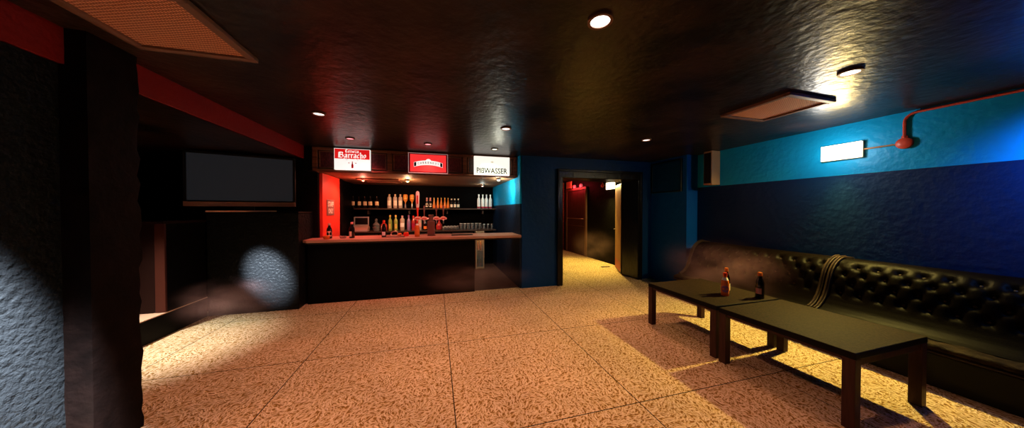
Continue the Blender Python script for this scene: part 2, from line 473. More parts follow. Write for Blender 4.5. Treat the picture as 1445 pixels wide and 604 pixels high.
# hall door in the right hall wall
hdoor = thing('door_2', 'closed brown door with push bar in the red lit hall wall', None, (5.03, 9.29, 0)); hdoor['kind'] = 'structure'
MB().box(-0.03, -0.66, 0.01, -0.004, 0.66, 2.33).build('panel', M['hall_door'], hdoor, bevel=0.004)
fr_ = MB().box(-0.06, -0.76, 0, 0.0, -0.66, 2.42).box(-0.06, 0.66, 0, 0.0, 0.76, 2.42).box(-0.06, -0.66, 2.33, 0.0, 0.66, 2.42)
fr_.build('frame', M['vent_frame'], hdoor, bevel=0.006)
MB().box(-0.045, -0.62, 1.02, -0.03, 0.62, 1.05).build('rail', M['vent_frame'], hdoor)
MB().tube([(-0.03, -0.55, 1.30), (-0.09, -0.55, 1.30), (-0.09, 0.55, 1.30), (-0.03, 0.55, 1.30)], 0.016).build('push_bar', M['metal'], hdoor, smooth=True)

# red staff door in the left bar wall
rd = thing('door_3', 'bright red staff door at the end of the bar', None, (-2.06, 6.35, 0)); rd['kind'] = 'structure'
MB().box(-0.0, -0.48, 0, 0.05, 0.47, 2.285).build('panel', M['red_wall'], rd, bevel=0.003)
MB().box(-0.0, 0.47, 0, 0.075, 0.60, 2.285).build('jamb', M['black_bar'], rd, bevel=0.004)
MB().tube([(0.05, 0.40, 1.05), (0.09, 0.40, 1.05), (0.09, 0.30, 1.05)], 0.010).build('handle', M['metal'], rd, smooth=True)

def text_mesh(s, size, bold=0.0, spacing=1.0, xs=1.0):
    cu = bpy.data.curves.new('txt', 'FONT')
    cu.body = s; cu.size = size; cu.align_x = 'CENTER'; cu.align_y = 'CENTER'
    cu.offset = bold; cu.space_character = spacing; cu.extrude = 0.0; cu.resolution_u = 3
    ob = bpy.data.objects.new('txt', cu)
    COL.objects.link(ob)
    bpy.context.view_layer.update()
    dg = bpy.context.evaluated_depsgraph_get()
    me = bpy.data.meshes.new_from_object(ob.evaluated_get(dg))
    bpy.data.objects.remove(ob)
    bpy.data.curves.remove(cu)
    return me

def text_obj(name, s, size, m, parent, loc, rot, width=None, height=None, bold=0.0, spacing=1.0):
    me = text_mesh(s, size, bold, spacing)
    xs = [v.co.x for v in me.vertices]; ys = [v.co.y for v in me.vertices]
    cx, cy = (min(xs) + max(xs)) / 2, (min(ys) + max(ys)) / 2
    kx = width / (max(xs) - min(xs)) if width else 1.0
    ky = height / (max(ys) - min(ys)) if height else kx
    for v in me.vertices:
        v.co.x = (v.co.x - cx) * kx; v.co.y = (v.co.y - cy) * ky
    me.materials.clear(); me.materials.append(m)
    me.name = name
    o = bpy.data.objects.new(name, me)
    COL.objects.link(o)
    o.parent = parent; o.location = loc; o.rotation_euler = rot
    return o

M['plate_grey'] = mat('grey_sign_plate', (0.22, 0.12, 0.10), 0.5)
M['letter_cream'] = mat('cream_lettering', (0.85, 0.78, 0.66), 0.6)
ss = thing('wall_sign', 'small grey plate lettered staff only on the red door', 'sign', (-2.008, 6.255, 1.655))
MB().box(0, -0.20, -0.155, 0.008, 0.20, 0.155).build('plate', M['plate_grey'], ss, bevel=0.002)
text_obj('lettering', 'STAFF', 0.1, M['letter_cream'], ss, (0.0095, 0, 0.066), (PI / 2, 0, PI / 2), width=0.30, height=0.10, bold=0.003)
text_obj('lettering', 'ONLY', 0.1, M['letter_cream'], ss, (0.0095, 0, -0.068), (PI / 2, 0, PI / 2), width=0.26, height=0.10, bold=0.003)

# square access panel on the blue pier
pn = thing('wall_panel', 'square flush panel high on the dark blue pier beside the doorway', 'panel', (4.88, 4.98, 2.02))
MB().box(-0.03, -0.38, 0, 0.0, 0.38, 0.62).build('panel', M['blue'], pn, bevel=0.01)
MB().box(-0.036, -0.40, -0.03, 0.0, 0.40, 0.0).box(-0.036, -0.40, 0.62, 0.0, 0.40, 0.65).box(-0.036, -0.41, -0.03, 0, -0.38, 0.65).box(-0.036, 0.38, -0.03, 0, 0.41, 0.65).build('frame', M['frame'], pn, bevel=0.004)

# ------------------------------------------------------------------ ceiling fittings
def ring_mb(r0, r1, z0, z1, seg=28):
    mb = MB(); vs_ = []; fs_ = []
    for k in range(seg):
        a = 2 * PI * k / seg; c, s = math.cos(a), math.sin(a)
        vs_ += [(r0 * c, r0 * s, z0), (r1 * c, r1 * s, z0), (r1 * c, r1 * s, z1), (r0 * c, r0 * s, z1)]
    for k in range(seg):
        j = (k + 1) % seg
        for q in range(4):
            fs_.append((k * 4 + q, k * 4 + (q + 1) % 4, j * 4 + (q + 1) % 4, j * 4 + q))
    return mb.add(vs_, fs_)

def downlight(x, y, z, label, lens, watts, color, angle=112, target=None, r=0.055, group='round ceiling downlights'):
    t = thing('ceiling_downlight', label, 'ceiling light', (x, y, z), 0, group)
    ring_mb(r, r * 1.32, -0.014, 0.0).build('trim_ring', M['vent_frame'], t, smooth=True)
    MB().lathe([(r * 1.02, -0.006), (r * 1.02, 0.0)], seg=28).build('lens', lens, t)
    if watts > 0:
        tl = (0, 0, -2) if target is None else tuple(Vector(target) - Vector((x, y, z)))
        spot('bulb', t, (0, 0, -0.03), tl, watts, color, angle, 0.8 if color[2] < 0.7 else 1.0, 0.05)
    return t

downlight(0.937, 1.452, CZ, 'bright white downlight in the bare middle of the near ceiling', M['lamp_white'], HOUSE_W, HOUSE_COLOR)
downlight(3.232, 1.453, CZ, 'downlight beside the square ceiling vent above the table', M['lamp_white'], HOUSE_W * 0.22, HOUSE_COLOR, 62)
downlight(-1.297, 3.70, CZ, 'downlight nearest the television and red ceiling beam', M['lamp_dim'], HOUSE_W, HOUSE_COLOR)
downlight(0.93, 3.695, CZ, 'downlight in front of the black lettered cream bar sign', M['lamp_dim'], HOUSE_W, HOUSE_COLOR)
downlight(3.221, 3.693, CZ, 'downlight in front of the open hall doorway', M['lamp_dim'], HOUSE_W * 0.5, HOUSE_COLOR, 66)
downlight(-1.277, 4.84, CZ, 'red downlight shining on the red and white bar sign', M['lamp_red'], 90, (1.0, 0.14, 0.13), 80, (-1.30, 5.75, 1.6), 0.05, 'coloured downlights over the bar front')
downlight(-0.12, 4.90, CZ, 'red downlight shining on the all red bar sign', M['lamp_red'], 80, (1.0, 0.24, 0.18), 80, (-0.15, 5.75, 1.5), 0.05, 'coloured downlights over the bar front')
downlight(1.04, 4.976, CZ, 'greenish white downlight above the cream bar sign', M['lamp_green'], 45, (0.9, 1.0, 0.6), 80, (1.1, 5.8, 1.7), 0.05, 'coloured downlights over the bar front')
# row behind the photographer and beside the glossy wall, the same lamp grid continued
for gx, gy, lb in ((-1.30, 1.45, 'downlight close to the glossy black wall'), (-1.30, -0.8, 'downlight behind the photographer by the black wall'),
                   (0.94, -0.8, 'downlight behind the photographer in mid room'), (3.23, -0.8, 'downlight behind the photographer beside the couch')):
    downlight(gx, gy, CZ, lb, M['lamp_white'], HOUSE_W * (0.8 if gx < 3 else 0.2), HOUSE_COLOR, 112 if 0 < gx < 3 else 60)

# cool white directed lamps of the stage corner
downlight(-3.60, 3.75, 2.5, 'cool white downlight over the carpet edge by the stage', M['lamp_white'], 620, (1.0, 0.97, 0.80), 52, (-3.14, 4.12, 0), 0.045, 'cool white spotlights')
downlight(-3.30, 3.35, 2.5, 'cool white spotlight aimed at the black television cabinet', M['lamp_white'], 9000, (0.74, 0.87, 1.0), 15, (-2.56, 5.24, 0.60), 0.045, 'cool white spotlights')
downlight(-1.50, 1.66, CZ, 'cool white spotlight aimed at the glossy black wall', M['lamp_white'], 13000, (0.74, 0.87, 1.0), 28, (-2.23, 1.98, 0.60), 0.045, 'cool white spotlights')

def vent(x, y, label):
    t = thing('ceiling_vent', label, 'vent', (x, y, CZ), 0, 'square mesh ceiling vents')
    s = 0.335; tk = 0.05
    f = MB().box(-s, -s, -0.032, s, -s + tk, 0).box(-s, s - tk, -0.032, s, s, 0).box(-s, -s + tk, -0.032, -s + tk, s - tk, 0).box(s - tk, -s + tk, -0.032, s, s - tk, 0)
    f.build('frame', M['vent_frame'], t, bevel=0.006)
    MB().box(-s + tk, -s + tk, -0.016, s - tk, s - tk, -0.004).build('mesh_grille', M['vent_mesh'], t)
    return t
vent(-1.595, 2.165, 'large mesh ceiling vent lit orange near the dark pillar')
vent(3.555, 2.175, 'mesh ceiling vent above the low table near the blue wall')

# ------------------------------------------------------------------ emergency lights with conduit
def exit_light(x, y0, y1, z0, z1, label, watts, tilt, reach):
    t = thing('emergency_light', label, 'emergency light', (x, (y0 + y1) / 2, (z0 + z1) / 2))
    h = (y1 - y0) / 2; v = (z1 - z0) / 2
    MB().box(-0.03, -h, -v, 0.0, h, v).build('case', M['exit_case'], t, bevel=0.004)
    MB().box(-0.062, -h + 0.004, -v + 0.004, -0.03, h - 0.004, v - 0.004).build('diffuser', M['exit_plate'], t, bevel=0.004)
    l = bpy.data.lights.new('lamp', 'AREA'); l.shape = 'RECTANGLE'; l.size = 0.10; l.size_y = 0.06
    l.energy = watts; l.color = EXIT_COLOR; l.spread = math.radians(176)
    o = bpy.data.objects.new('lamp', l); COL.objects.link(o); o.parent = t
    o.location = (-0.07, 0, 0)
    o.rotation_euler = Vector((-1, 0, tilt)).to_track_quat('-Z', 'Y').to_euler()
    spot('down_lamp', t, (-0.075, 0, -0.03), (-1.12, 0, -2.35), watts * 7.0, (1.0, 0.77, 0.12), 84, 0.85, 0.035)
    return t
ex = exit_light(5.157, 2.182, 2.565, 2.262, 2.467, 'lit white emergency light on the bright blue wall', EXIT_W, -1.9, 0)
point('glow', ex, (-0.42, 0.0, 0.0), 11.0, (1.0, 0.97, 0.92), 0.06)
eh = exit_light(5.03, 6.95, 7.36, 2.22, 2.43, 'lit white emergency light on the dark hall wall', 75, -0.9, 0)

def conduit(x, yj, zj, pts, ylamp, label, group):
    t = thing('conduit', label, 'conduit', (x, yj, zj), 0, group)
    MB().lathe([(0.02, 0.0), (0.062, 0.0), (0.062, 0.03), (0.045, 0.042), (0.01, 0.045)], seg=20).build('junction_box', M['copper'], t, smooth=True)
    jb = t.children[0]; jb.rotation_euler = (0, -PI / 2, 0)
    MB().tube([(p[0] - x, p[1] - yj, p[2] - zj) for p in pts], 0.014).build('pipe', M['copper'], t, smooth=True)
    MB().tube([(-0.018, 0.05 if ylamp > yj else -0.05, 0), (-0.018, ylamp - yj, 0)], 0.009).build('branch_pipe', M['tan_conduit'], t, smooth=True)
    cl = MB()
    MB().box(-0.024, -0.022, 0.06, 0, 0.022, 0.085).build('clip', M['copper'], t, bevel=0.003)
    return t
X = 5.157
arc = [(X - 0.02, 1.872 - 0.09 * (1 - math.cos(a)), 2.60 + 0.09 * math.sin(a)) for a in [PI / 2 * k / 6 for k in range(7)]]
conduit(X, 1.872, 2.362, [(X - 0.02, 1.872, 2.38)] + arc + [(X - 0.02, -1.5, 2.69)], 2.182,
        'red conduit with round junction box along the blue wall', None)
conduit(5.03, 7.61, 2.37, [(5.01, 7.61, 2.39), (5.01, 7.61, 2.60), (5.01, 7.61, 2.72)], 7.36,
        'conduit with round junction box beside the hall emergency light', None)

# blue lamp on the right wall (outside the frame to the right)
bl = thing('blue_wall_lamp', 'blue lamp high on the blue wall past the conduit', 'lamp', (5.157, 0.62, 2.45))
MB().lathe([(0.05, 0), (0.06, 0.02), (0.05, 0.06), (0.02, 0.07)], seg=16).build('housing', M['black'], bl, smooth=True)
bl.children[0].rotation_euler = (0, -PI / 2, 0)
spot('bulb', bl, (-0.36, 0.05, -0.10), (0.0, 0.05, -0.36), 170.0, (0.10, 0.32, 1.0), 150, 1.0, 0.08)

# small cabinet speaker at the far end of the right wall
sp_ = thing('wall_speaker', 'dark box speaker high on the blue wall near the pier', 'speaker', (5.157, 4.09, 2.08))
MB().box(-0.20, -0.085, 0, 0, 0.085, 0.635).build('cabinet', M['speaker'], sp_, bevel=0.008)
MB().box(-0.212, -0.07, 0.03, -0.20, 0.07, 0.6).build('grille', M['black'], sp_, bevel=0.004)

# hall signs on brick wall
M['hall_sign'] = mat('cream_hall_sign', (0.75, 0.42, 0.22), 0.6)
M['hall_sign_red'] = emis('red_lit_hall_sign', (1.0, 0.13, 0.15), 0.55)
hs = thing('hall_sign', 'cream notice plate above the hall door', 'sign', (5.03, 9.72, 2.44))
MB().box(-0.075, -0.17, 0, -0.055, 0.26, 0.26).build('plate', M['hall_sign'], hs, bevel=0.003)
MB().box(-0.055, 0.0, 0.08, 0, 0.05, 0.13).build('bracket', M['black'], hs)
text_obj('lettering', 'E', 0.1, M['copper'], hs, (-0.0765, -0.02, 0.12), (PI / 2, 0, -PI / 2), width=0.08, height=0.14)
for i, (yy, zz) in enumerate(((9.36, 2.47), (8.88, 2.47))):
    t = thing('red_wall_lamp', ('red lamp beside the cream hall notice', 'red lamp nearest the corner of the hall door frame')[i], 'lamp', (5.03, yy, zz), 0, 'red lamps over the hall door')
    MB().lathe([(0.05, 0), (0.075, 0.02), (0.07, 0.07), (0.03, 0.09)], seg=16).build('shade', M['hall_sign_red'], t, smooth=True)
    t.children[0].rotation_euler = (0, -PI / 2, 0)
    MB().box(-0.01, -0.06, -0.06, 0, 0.06, 0.06).build('back_plate', M['black'], t, bevel=0.004)
    point('bulb', t, (-0.20, 0, -0.02), 9.0, (1.0, 0.05, 0.06), 0.05)
hv = thing('floor_vent', 'small dark slot set in the yellow lit hall carpet', 'vent', (4.62, 6.85, 0.0))
MB().box(-0.13, -0.03, 0, 0.13, 0.03, 0.012).build('frame', M['black'], hv, bevel=0.003)
for k in range(5):
    MB().box(-0.115 + k * 0.046, -0.02, 0.012, -0.09 + k * 0.046, 0.02, 0.015).build('slat', M['vent_frame'], hv)

# ------------------------------------------------------------------ stage, booth, TV cabinet, TV
M['stage_top'] = mat('stage_carpet', (0.45, 0.26, 0.18), 0.8)
st = thing('stage_platform', 'low dark stage platform behind the pillar', 'stage', (-3.32, 3.9, 0))
MB().box(-2.5, -2.6, 0, 0.0, 1.34, 0.285).build('riser', M['black_bar'], st, bevel=0.004)
MB().box(-2.5, -2.6, 0.285, 0.0, 1.34, 0.296).build('deck', M['stage_top'], st)
bo = thing('booth', 'dark panelled half height booth on the stage', 'booth', (-3.325, 4.57, 0.297))
MB().box(-1.2, 0.02, 0, 0.0, 0.66, 1.13).build('body', M['black_bar'], bo, bevel=0.004)
M['booth_wood'] = mat('reddish_booth_wood', (0.06, 0.014, 0.009), 0.5, spec=0.2)
M['booth_panel'] = mat('brown_booth_panel', (0.015, 0.005, 0.004), 0.5, spec=0.1)
MB().box(-0.10, 0.0, 0, 0.0, 0.03, 1.13).build('stile', M['booth_wood'], bo, bevel=0.004)
MB().box(-1.2, 0.008, 0, -0.10, 0.025, 1.13).build('panel', M['booth_panel'], bo)
MB().box(-1.22, -0.02, 1.13, 0.012, 0.66, 1.165).build('top_rail', M['booth_panel'], bo, bevel=0.004)

cb = thing('television_cabinet', 'tall glossy black cabinet under the television with a white light spot', 'cabinet', (-2.73, 5.24, 0))
MB().box(-0.59, 0.0, 0, 0.59, 0.55, 1.545).build('body', M['black_gloss'], cb, bevel=0.004)
MB().box(-1.0, -0.02, 1.545, 0.60, 0.55, 1.575).build('top', M['black_bar'], cb, bevel=0.004)
MB().box(-0.588, -0.004, 0.0, 0.588, 0.0, 0.05).build('plinth', M['black'], cb)

tv = thing('television', 'wide flat screen television switched off on black cabinet', 'television', (-2.885, 5.30, 1.575), math.radians(18.3))
tv_w, z0, z1 = 0.637, 0.085, 0.895
b_ = MB()
t_ = 0.035
b_.box(-tv_w, -0.03, z0 + 0.07, -tv_w + t_, 0.03, z1).box(tv_w - t_, -0.03, z0 + 0.07, tv_w, 0.03, z1).box(-tv_w + t_, -0.03, z1 - t_, tv_w - t_, 0.03, z1)
b_.box(-tv_w + t_, 0.0, z0 + 0.07, tv_w - t_, 0.03, z1 - t_)
b_.build('bezel', M['bezel'], tv, bevel=0.004)
MB().box(-tv_w + t_, -0.018, z0 + 0.09, tv_w - t_, -0.004, z1 - t_).build('screen', M['screen'], tv)
MB().box(-tv_w, -0.034, z0, tv_w, 0.03, z0 + 0.07).build('lower_bezel', M['lit_bezel'], tv, bevel=0.005)
ft = MB()
ft.prism([(-0.40, -0.10), (0.40, -0.10), (0.32, 0.08), (-0.32, 0.08)], lambda u, v, d: (u, v, d), 0.0, 0.022)
ft.build('foot', M['tv_foot'], tv, bevel=0.004)
MB().box(-0.12, -0.02, 0.02, 0.12, 0.02, 0.09).build('neck', M['bezel'], tv)

# ------------------------------------------------------------------ the bar
bc = thing('bar_counter', 'long bar counter with black front and varnished top', 'bar counter', (0, 5.45, 0))
MB().box(-2.10, 0.0, 0, 0.735, 0.08, 1.055).build('front_panel', M['black_bar'], bc, bevel=0.004)
MB().box(0.655, 0.08, 0, 0.735, 0.55, 1.055).build('end_panel', M['black_bar'], bc, bevel=0.004)
MB().box(-2.10, 0.08, 0, -2.05, 0.35, 1.055).build('end_panel', M['black_bar'], bc, bevel=0.004)
tp = MB()
tp.prism([(-2.13, -0.09), (-2.06, -0.15), (1.655, -0.15), (1.655, 0.55), (-2.0, 0.55), (-2.0, 0.30), (-2.13, 0.30)], lambda u, v, d: (u, v, d), 1.058, 1.104)
tp.build('worktop', M['counter_top'], bc, bevel=0.006)
MB().box(-2.1, -0.10, 1.028, 1.655, 0.0, 1.057).build('nosing', M['shelf'], bc, bevel=0.004)
ZC = 1.104

# back bar
bb = thing('back_bar', 'low back bar cabinet behind the counter carrying bottles and glasses', 'back bar', (0, 7.5, 0))
MB().box(-1.985, 0.05, 0, 1.02, 0.68, 1.04).build('cabinet', M['black_bar'], bb, bevel=0.004)
MB().box(-1.985, 0.0, 1.04, 1.62, 0.69, 1.075).build('worktop', M['shelf'], bb, bevel=0.004)
for k in range(5):
    d_ = MB().box(-1.94 + k * 0.59, 0.03, 0.08, -1.94 + k * 0.59 + 0.55, 0.05, 1.0).build('door', M['shelf'], bb, bevel=0.003)
    MB().tube([(-1.94 + k * 0.59 + 0.48, 0.03, 0.55), (-1.94 + k * 0.59 + 0.48, 0.0, 0.55), (-1.94 + k * 0.59 + 0.48, 0.0, 0.70), (-1.94 + k * 0.59 + 0.48, 0.03, 0.70)], 0.006).build('handle', M['metal'], d_)
ZB = 1.075
us = thing('wall_shelf', 'long dark wooden bottle shelf on the bar back wall', 'shelf', (0, 7.82, 1.62))
MB().box(-2.0, 0, 0, 1.655, 0.375, 0.035).build('board', M['shelf'], us, bevel=0.003)
for k in range(4):
    MB().box(-1.7 + k * 1.0, 0.1, -0.12, -1.67 + k * 1.0, 0.375, 0.0).build('bracket', M['shelf'], us)
ZS = 1.655

# bottle fridge at the right end of the back bar
M['fridge_glass'] = mat('fridge_glass', (0.9, 0.95, 0.9), 0.05, trans=0.9)
M['fridge_body'] = mat('fridge_body', (0.30, 0.22, 0.14), 0.5)
fg = thing('bottle_fridge', 'narrow bottle fridge seen through the counter gap', 'fridge', (1.155, 7.42, 0))
MB().box(-0.115, 0.06, 0, 0.115, 0.68, 0.06).box(-0.115, 0.06, 0.95, 0.115, 0.68, 1.035).box(-0.115, 0.06, 0.06, -0.085, 0.68, 0.95).box(0.085, 0.06, 0.06, 0.115, 0.68, 0.95).box(-0.085, 0.60, 0.06, 0.085, 0.68, 0.95).build('body', M['fridge_body'], fg, bevel=0.004)
MB().box(-0.085, 0.07, 0.50, 0.085, 0.60, 0.512).build('shelf', M['fridge_body'], fg)
dr = MB().box(-0.113, 0.02, 0.02, 0.113, 0.055, 0.07).box(-0.113, 0.02, 0.80, 0.113, 0.055, 1.0).box(-0.113, 0.02, 0.07, -0.085, 0.055, 0.80).box(0.085, 0.02, 0.07, 0.113, 0.055, 0.80).build('door', M['fridge_body'], fg, bevel=0.003)
MB().box(-0.085, 0.034, 0.07, 0.085, 0.040, 0.80).build('pane', M['fridge_glass'], dr)

point('bulb', fg, (0, 0.12, 0.90), 2.5, (1.0, 0.5, 0.15), 0.02)
# canopy above the bar front
cn = thing('bar_canopy', 'dark wooden canopy over the bar holding three lit signs', 'canopy', (0, 5.62, 2.29))
MB().box(-2.06, 0, 0.0, 1.655, 0.08, CZ - 2.29).build('fascia', M['shelf'], cn)
MB().box(-2.07, -0.03, 0.0, 1.655, 0.0, 0.04).build('lower_moulding', M['wood'], cn, bevel=0.006)
MB().box(-2.07, -0.03, 0.37, 1.655, 0.0, 0.42).build('upper_moulding', M['wood'], cn, bevel=0.006)
for px_ in (-2.03, -0.82, 0.56, 1.61):
    MB().box(px_ - 0.04, -0.035, 0.04, px_ + 0.04, 0.0, 0.37).build('pilaster', M['wood'], cn, bevel=0.008)
for a, b2, mm in ((-1.97, -0.88, 'red_wood'), (-0.76, 0.50, 'red_wood'), (0.62, 1.55, 'grey_wood')):
    pz_ = MB().box(a, -0.008, 0.06, b2, 0.0, 0.355).build('carved_panel', M[mm], cn)
    MB().box(a, -0.022, 0.06, b2, -0.008, 0.075).box(a, -0.022, 0.34, b2, -0.008, 0.355).box(a, -0.022, 0.075, a + 0.02, -0.008, 0.34).box(b2 - 0.02, -0.022, 0.075, b2, -0.008, 0.34).build('panel_frame', M['wood'], pz_, bevel=0.003)
    for q in range(int((b2 - a) / 0.045)):
        pass

# canopy lamps under the bar ceiling
def bar_lamp(x, y, label, lens, watts, col, tgt, ang, r=0.04):
    t = thing('bar_ceiling_lamp', label, 'ceiling light', (x, y, 2.29), 0, 'small lamps under the bar canopy')
    MB().lathe([(r * 1.25, 0), (r * 1.25, -0.02), (r, -0.035)], seg=20).build('holder', M['metal'], t, smooth=True)
    MB().lathe([(r * 0.9, -0.03), (r * 0.85, -0.05), (r * 0.4, -0.065)], seg=20).build('bulb_glass', lens, t, smooth=True)
    point('bulb_glow', t, (0, 0, -0.10), watts * 0.16, col, 0.03)
    spot('bulb', t, (0, 0, -0.08), tuple(Vector(tgt) - Vector((x, y, 2.29))), watts, col, ang, 0.7, 0.03)
    return t
M['lamp_added'] = emis('added_lamp_glass', (1.0, 0.5, 0.35), 0.12)  # dim glass for the two added bar lamps
M['lamp_gold'] = emis('lamp_glass_gold', (1.0, 0.65, 0.25), 2.0)
bar_lamp(-0.60, 6.58, 'small gold lamp under the middle of the bar canopy', M['lamp_gold'], 85, (1.0, 0.55, 0.30), (-0.4, 7.9, 1.4), 120)
bar_lamp(1.30, 5.82, 'white lamp under the canopy below the cream sign', M['lamp_green'], 46, (1.0, 1.0, 0.78), (1.75, 6.6, 1.9), 140)
bar_lamp(-1.50, 6.60, 'added red lamp under the canopy throwing red light on the staff door', M['lamp_added'], 70, (1.0, 0.24, 0.15), (-1.95, 6.35, 1.3), 125)  # unseen lamp, added to redden the staff door
bar_lamp(1.20, 7.30, 'added white lamp lighting the white bottles on the shelf', M['lamp_added'], 12, (0.9, 1.0, 0.9), (1.3, 7.95, 1.6), 110)  # unseen lamp, added to brighten the shelf end
ht = thing('ceiling_hatch', 'framed wooden hatch in the plank ceiling over the bar', 'hatch', (-1.2, 6.9, 2.29))
MB().box(-0.42, -0.35, -0.03, -0.36, 0.35, 0).box(0.36, -0.35, -0.03, 0.42, 0.35, 0).box(-0.36, -0.35, -0.03, 0.36, -0.30, 0).box(-0.36, 0.30, -0.03, 0.36, 0.35, 0).build('frame', M['wood'], ht, bevel=0.004)
MB().box(-0.36, -0.30, -0.012, 0.36, 0.30, 0).build('board', M['canopy_ceiling'], ht)

# ------------------------------------------------------------------ lit signs on the canopy
M['sign_white'] = emis('sign_backlit_white', (1.0, 0.95, 0.90), 0.95)
M['sign_cream'] = emis('sign_backlit_cream', (1.0, 0.96, 0.86), 1.0)
M['sign_red'] = emis('sign_backlit_red', (0.78, 0.012, 0.012), 0.85)
M['sign_red2'] = emis('sign_backlit_bright_red', (0.95, 0.035, 0.035), 0.95)
M['sign_letter'] = emis('sign_letter_white', (1.0, 0.93, 0.86), 0.95)
M['sign_ink'] = mat('sign_black_ink', (0.004, 0.004, 0.004), 0.6, spec=0.1)
M['sign_dark_red'] = mat('sign_dark_red_ink', (0.16, 0.0, 0.004), 0.6, spec=0.1)
M['sign_border'] = emis('sign_border_pale', (1.0, 0.55, 0.52), 0.35)
M['sign_faint'] = mat('sign_faint_print', (0.62, 0.58, 0.45), 0.6, emit=(0.62, 0.58, 0.45), estr=0.9)

FY = 5.555
def sign_root(name, label, x, z):
    t = thing('illuminated_sign', label, 'sign', (x, FY, z), 0, 'lit signs along the bar canopy')
    return t
def flat(name, parent, m, poly, y, th=0.002):
    return MB().prism(poly, lambda u, v, d: (u, d, v), y, y + th).build(name, m, parent)

def nib_strokes(strokes, ox, oz, kx, kz, nib, parent, m, y, name='lettering'):
    """broad-nib blackletter: each pen segment is the nib swept along the stroke"""
    mb = MB()
    nx, nz = nib * 0.72, nib * 0.72
    for st_ in strokes:
        for p, q in zip(st_[:-1], st_[1:]):
            a = (ox + p[0] * kx, oz + p[1] * kz); b = (ox + q[0] * kx, oz + q[1] * kz)
            poly = [(a[0] - nx / 2, a[1] - nz / 2), (a[0] + nx / 2, a[1] + nz / 2), (b[0] + nx / 2, b[1] + nz / 2), (b[0] - nx / 2, b[1] - nz / 2)]
            ar = abs(sum(poly[i][0] * poly[(i + 1) % 4][1] - poly[(i + 1) % 4][0] * poly[i][1] for i in range(4)))
            if ar < 1e-7:
                e = nib * 0.12
                poly = [(a[0] - e, a[1] + e), (a[0] + e, a[1] - e), (b[0] + e, b[1] - e), (b[0] - e, b[1] + e)]
            mb.prism(poly, lambda u, v, d: (u, d, v), y, y + 0.001)
    return mb.build(name, m, parent)

BL = {  # blackletter skeletons in a unit-height cell: (advance, strokes)
    'B': (0.95, [[(0.02, 0.92), (0.30, 1.0), (0.26, 0.10)], [(0.02, 0.08), (0.26, 0.02), (0.60, 0.0)], [(0.26, 0.95), (0.62, 0.98), (0.74, 0.82), (0.62, 0.58), (0.28, 0.52)], [(0.58, 0.54), (0.80, 0.40), (0.80, 0.14), (0.60, 0.0)], [(0.10, 0.85), (0.08, 0.2)]]),
    'a': (0.58, [[(0.08, 0.54), (0.30, 0.64), (0.42, 0.54), (0.42, 0.08), (0.50, 0.0)], [(0.42, 0.34), (0.12, 0.26), (0.10, 0.08), (0.22, 0.0), (0.40, 0.10)]]),
    'r': (0.46, [[(0.06, 0.58), (0.16, 0.62), (0.16, 0.06), (0.24, 0.0)], [(0.16, 0.50), (0.30, 0.64), (0.42, 0.54)]]),
    'c': (0.48, [[(0.40, 0.54), (0.24, 0.64), (0.10, 0.48), (0.10, 0.12), (0.22, 0.0), (0.42, 0.10)]]),
    'h': (0.58, [[(0.06, 1.0), (0.16, 0.94), (0.16, 0.06), (0.22, 0.0)], [(0.16, 0.50), (0.34, 0.64), (0.44, 0.50), (0.44, 0.02), (0.36, -0.16)]]),
    'o': (0.56, [[(0.26, 0.64), (0.10, 0.50), (0.10, 0.12), (0.24, 0.0), (0.42, 0.14), (0.42, 0.50), (0.26, 0.64)]]),
    'C': (0.66, [[(0.58, 0.84), (0.36, 1.0), (0.10, 0.80), (0.10, 0.2), (0.30, 0.0), (0.60, 0.14)], [(0.34, 0.92), (0.32, 0.14)]]),
    'e': (0.48, [[(0.12, 0.30), (0.40, 0.44), (0.26, 0.64), (0.10, 0.48), (0.10, 0.12), (0.22, 0.0), (0.42, 0.10)]]),
    'v': (0.50, [[(0.06, 0.60), (0.14, 0.60), (0.16, 0.10), (0.26, 0.0), (0.42, 0.14), (0.42, 0.56)]]),
    'z': (0.48, [[(0.06, 0.60), (0.40, 0.60), (0.10, 0.04), (0.42, 0.04)]]),
}
def blackletter(word, x0, x1, zbase, h, nib, parent, m, y):
    adv = sum(BL[c][0] for c in word)
    k = (x1 - x0) / adv
    st_ = []; x = 0
    for c in word:
        for s_ in BL[c][1]:
            st_.append([(x + p[0], p[1]) for p in s_])
        x += BL[c][0]
    return nib_strokes(st_, x0, zbase, k, h, nib, parent, m, y)

# sign 1: red over white
s1 = sign_root('s1', 'lit sign, red top with white blackletter over a white lower half', -1.425, 2.505)
W2, H2 = 0.287, 0.187
MB().box(-W2, -0.025, -H2, W2, 0.035, H2).build('case', M['sign_letter'], s1, bevel=0.003)
flat('white_field', s1, M['sign_white'], [(-W2 + 0.006, -H2 + 0.006), (W2 - 0.006, -H2 + 0.006), (W2 - 0.006, 0.006), (-W2 + 0.006, 0.006)], -0.0275)
flat('red_field', s1, M['sign_red'], [(-W2 + 0.008, 0.006), (W2 - 0.008, 0.006), (W2 - 0.008, H2 - 0.008), (-W2 + 0.008, H2 - 0.008)], -0.0275)
blackletter('Cerveza', -0.112, 0.105, 0.118, 0.058, 0.011, s1, M['sign_letter'], -0.029)
blackletter('Barracho', -0.222, 0.228, 0.030, 0.092, 0.020, s1, M['sign_letter'], -0.029)
for xx, ww, hh in ((-0.13, 0.008, 0.026), (-0.10, 0.01, 0.010), (0.13, 0.008, 0.030), (0.10, 0.010, 0.012), (-0.05, 0.02, 0.006), (0.05, 0.02, 0.006)):
    flat('splash', s1, M['sign_letter'], [(xx - ww, 0.004), (xx + ww, 0.004), (xx, 0.006 + hh)], -0.029, 0.001)
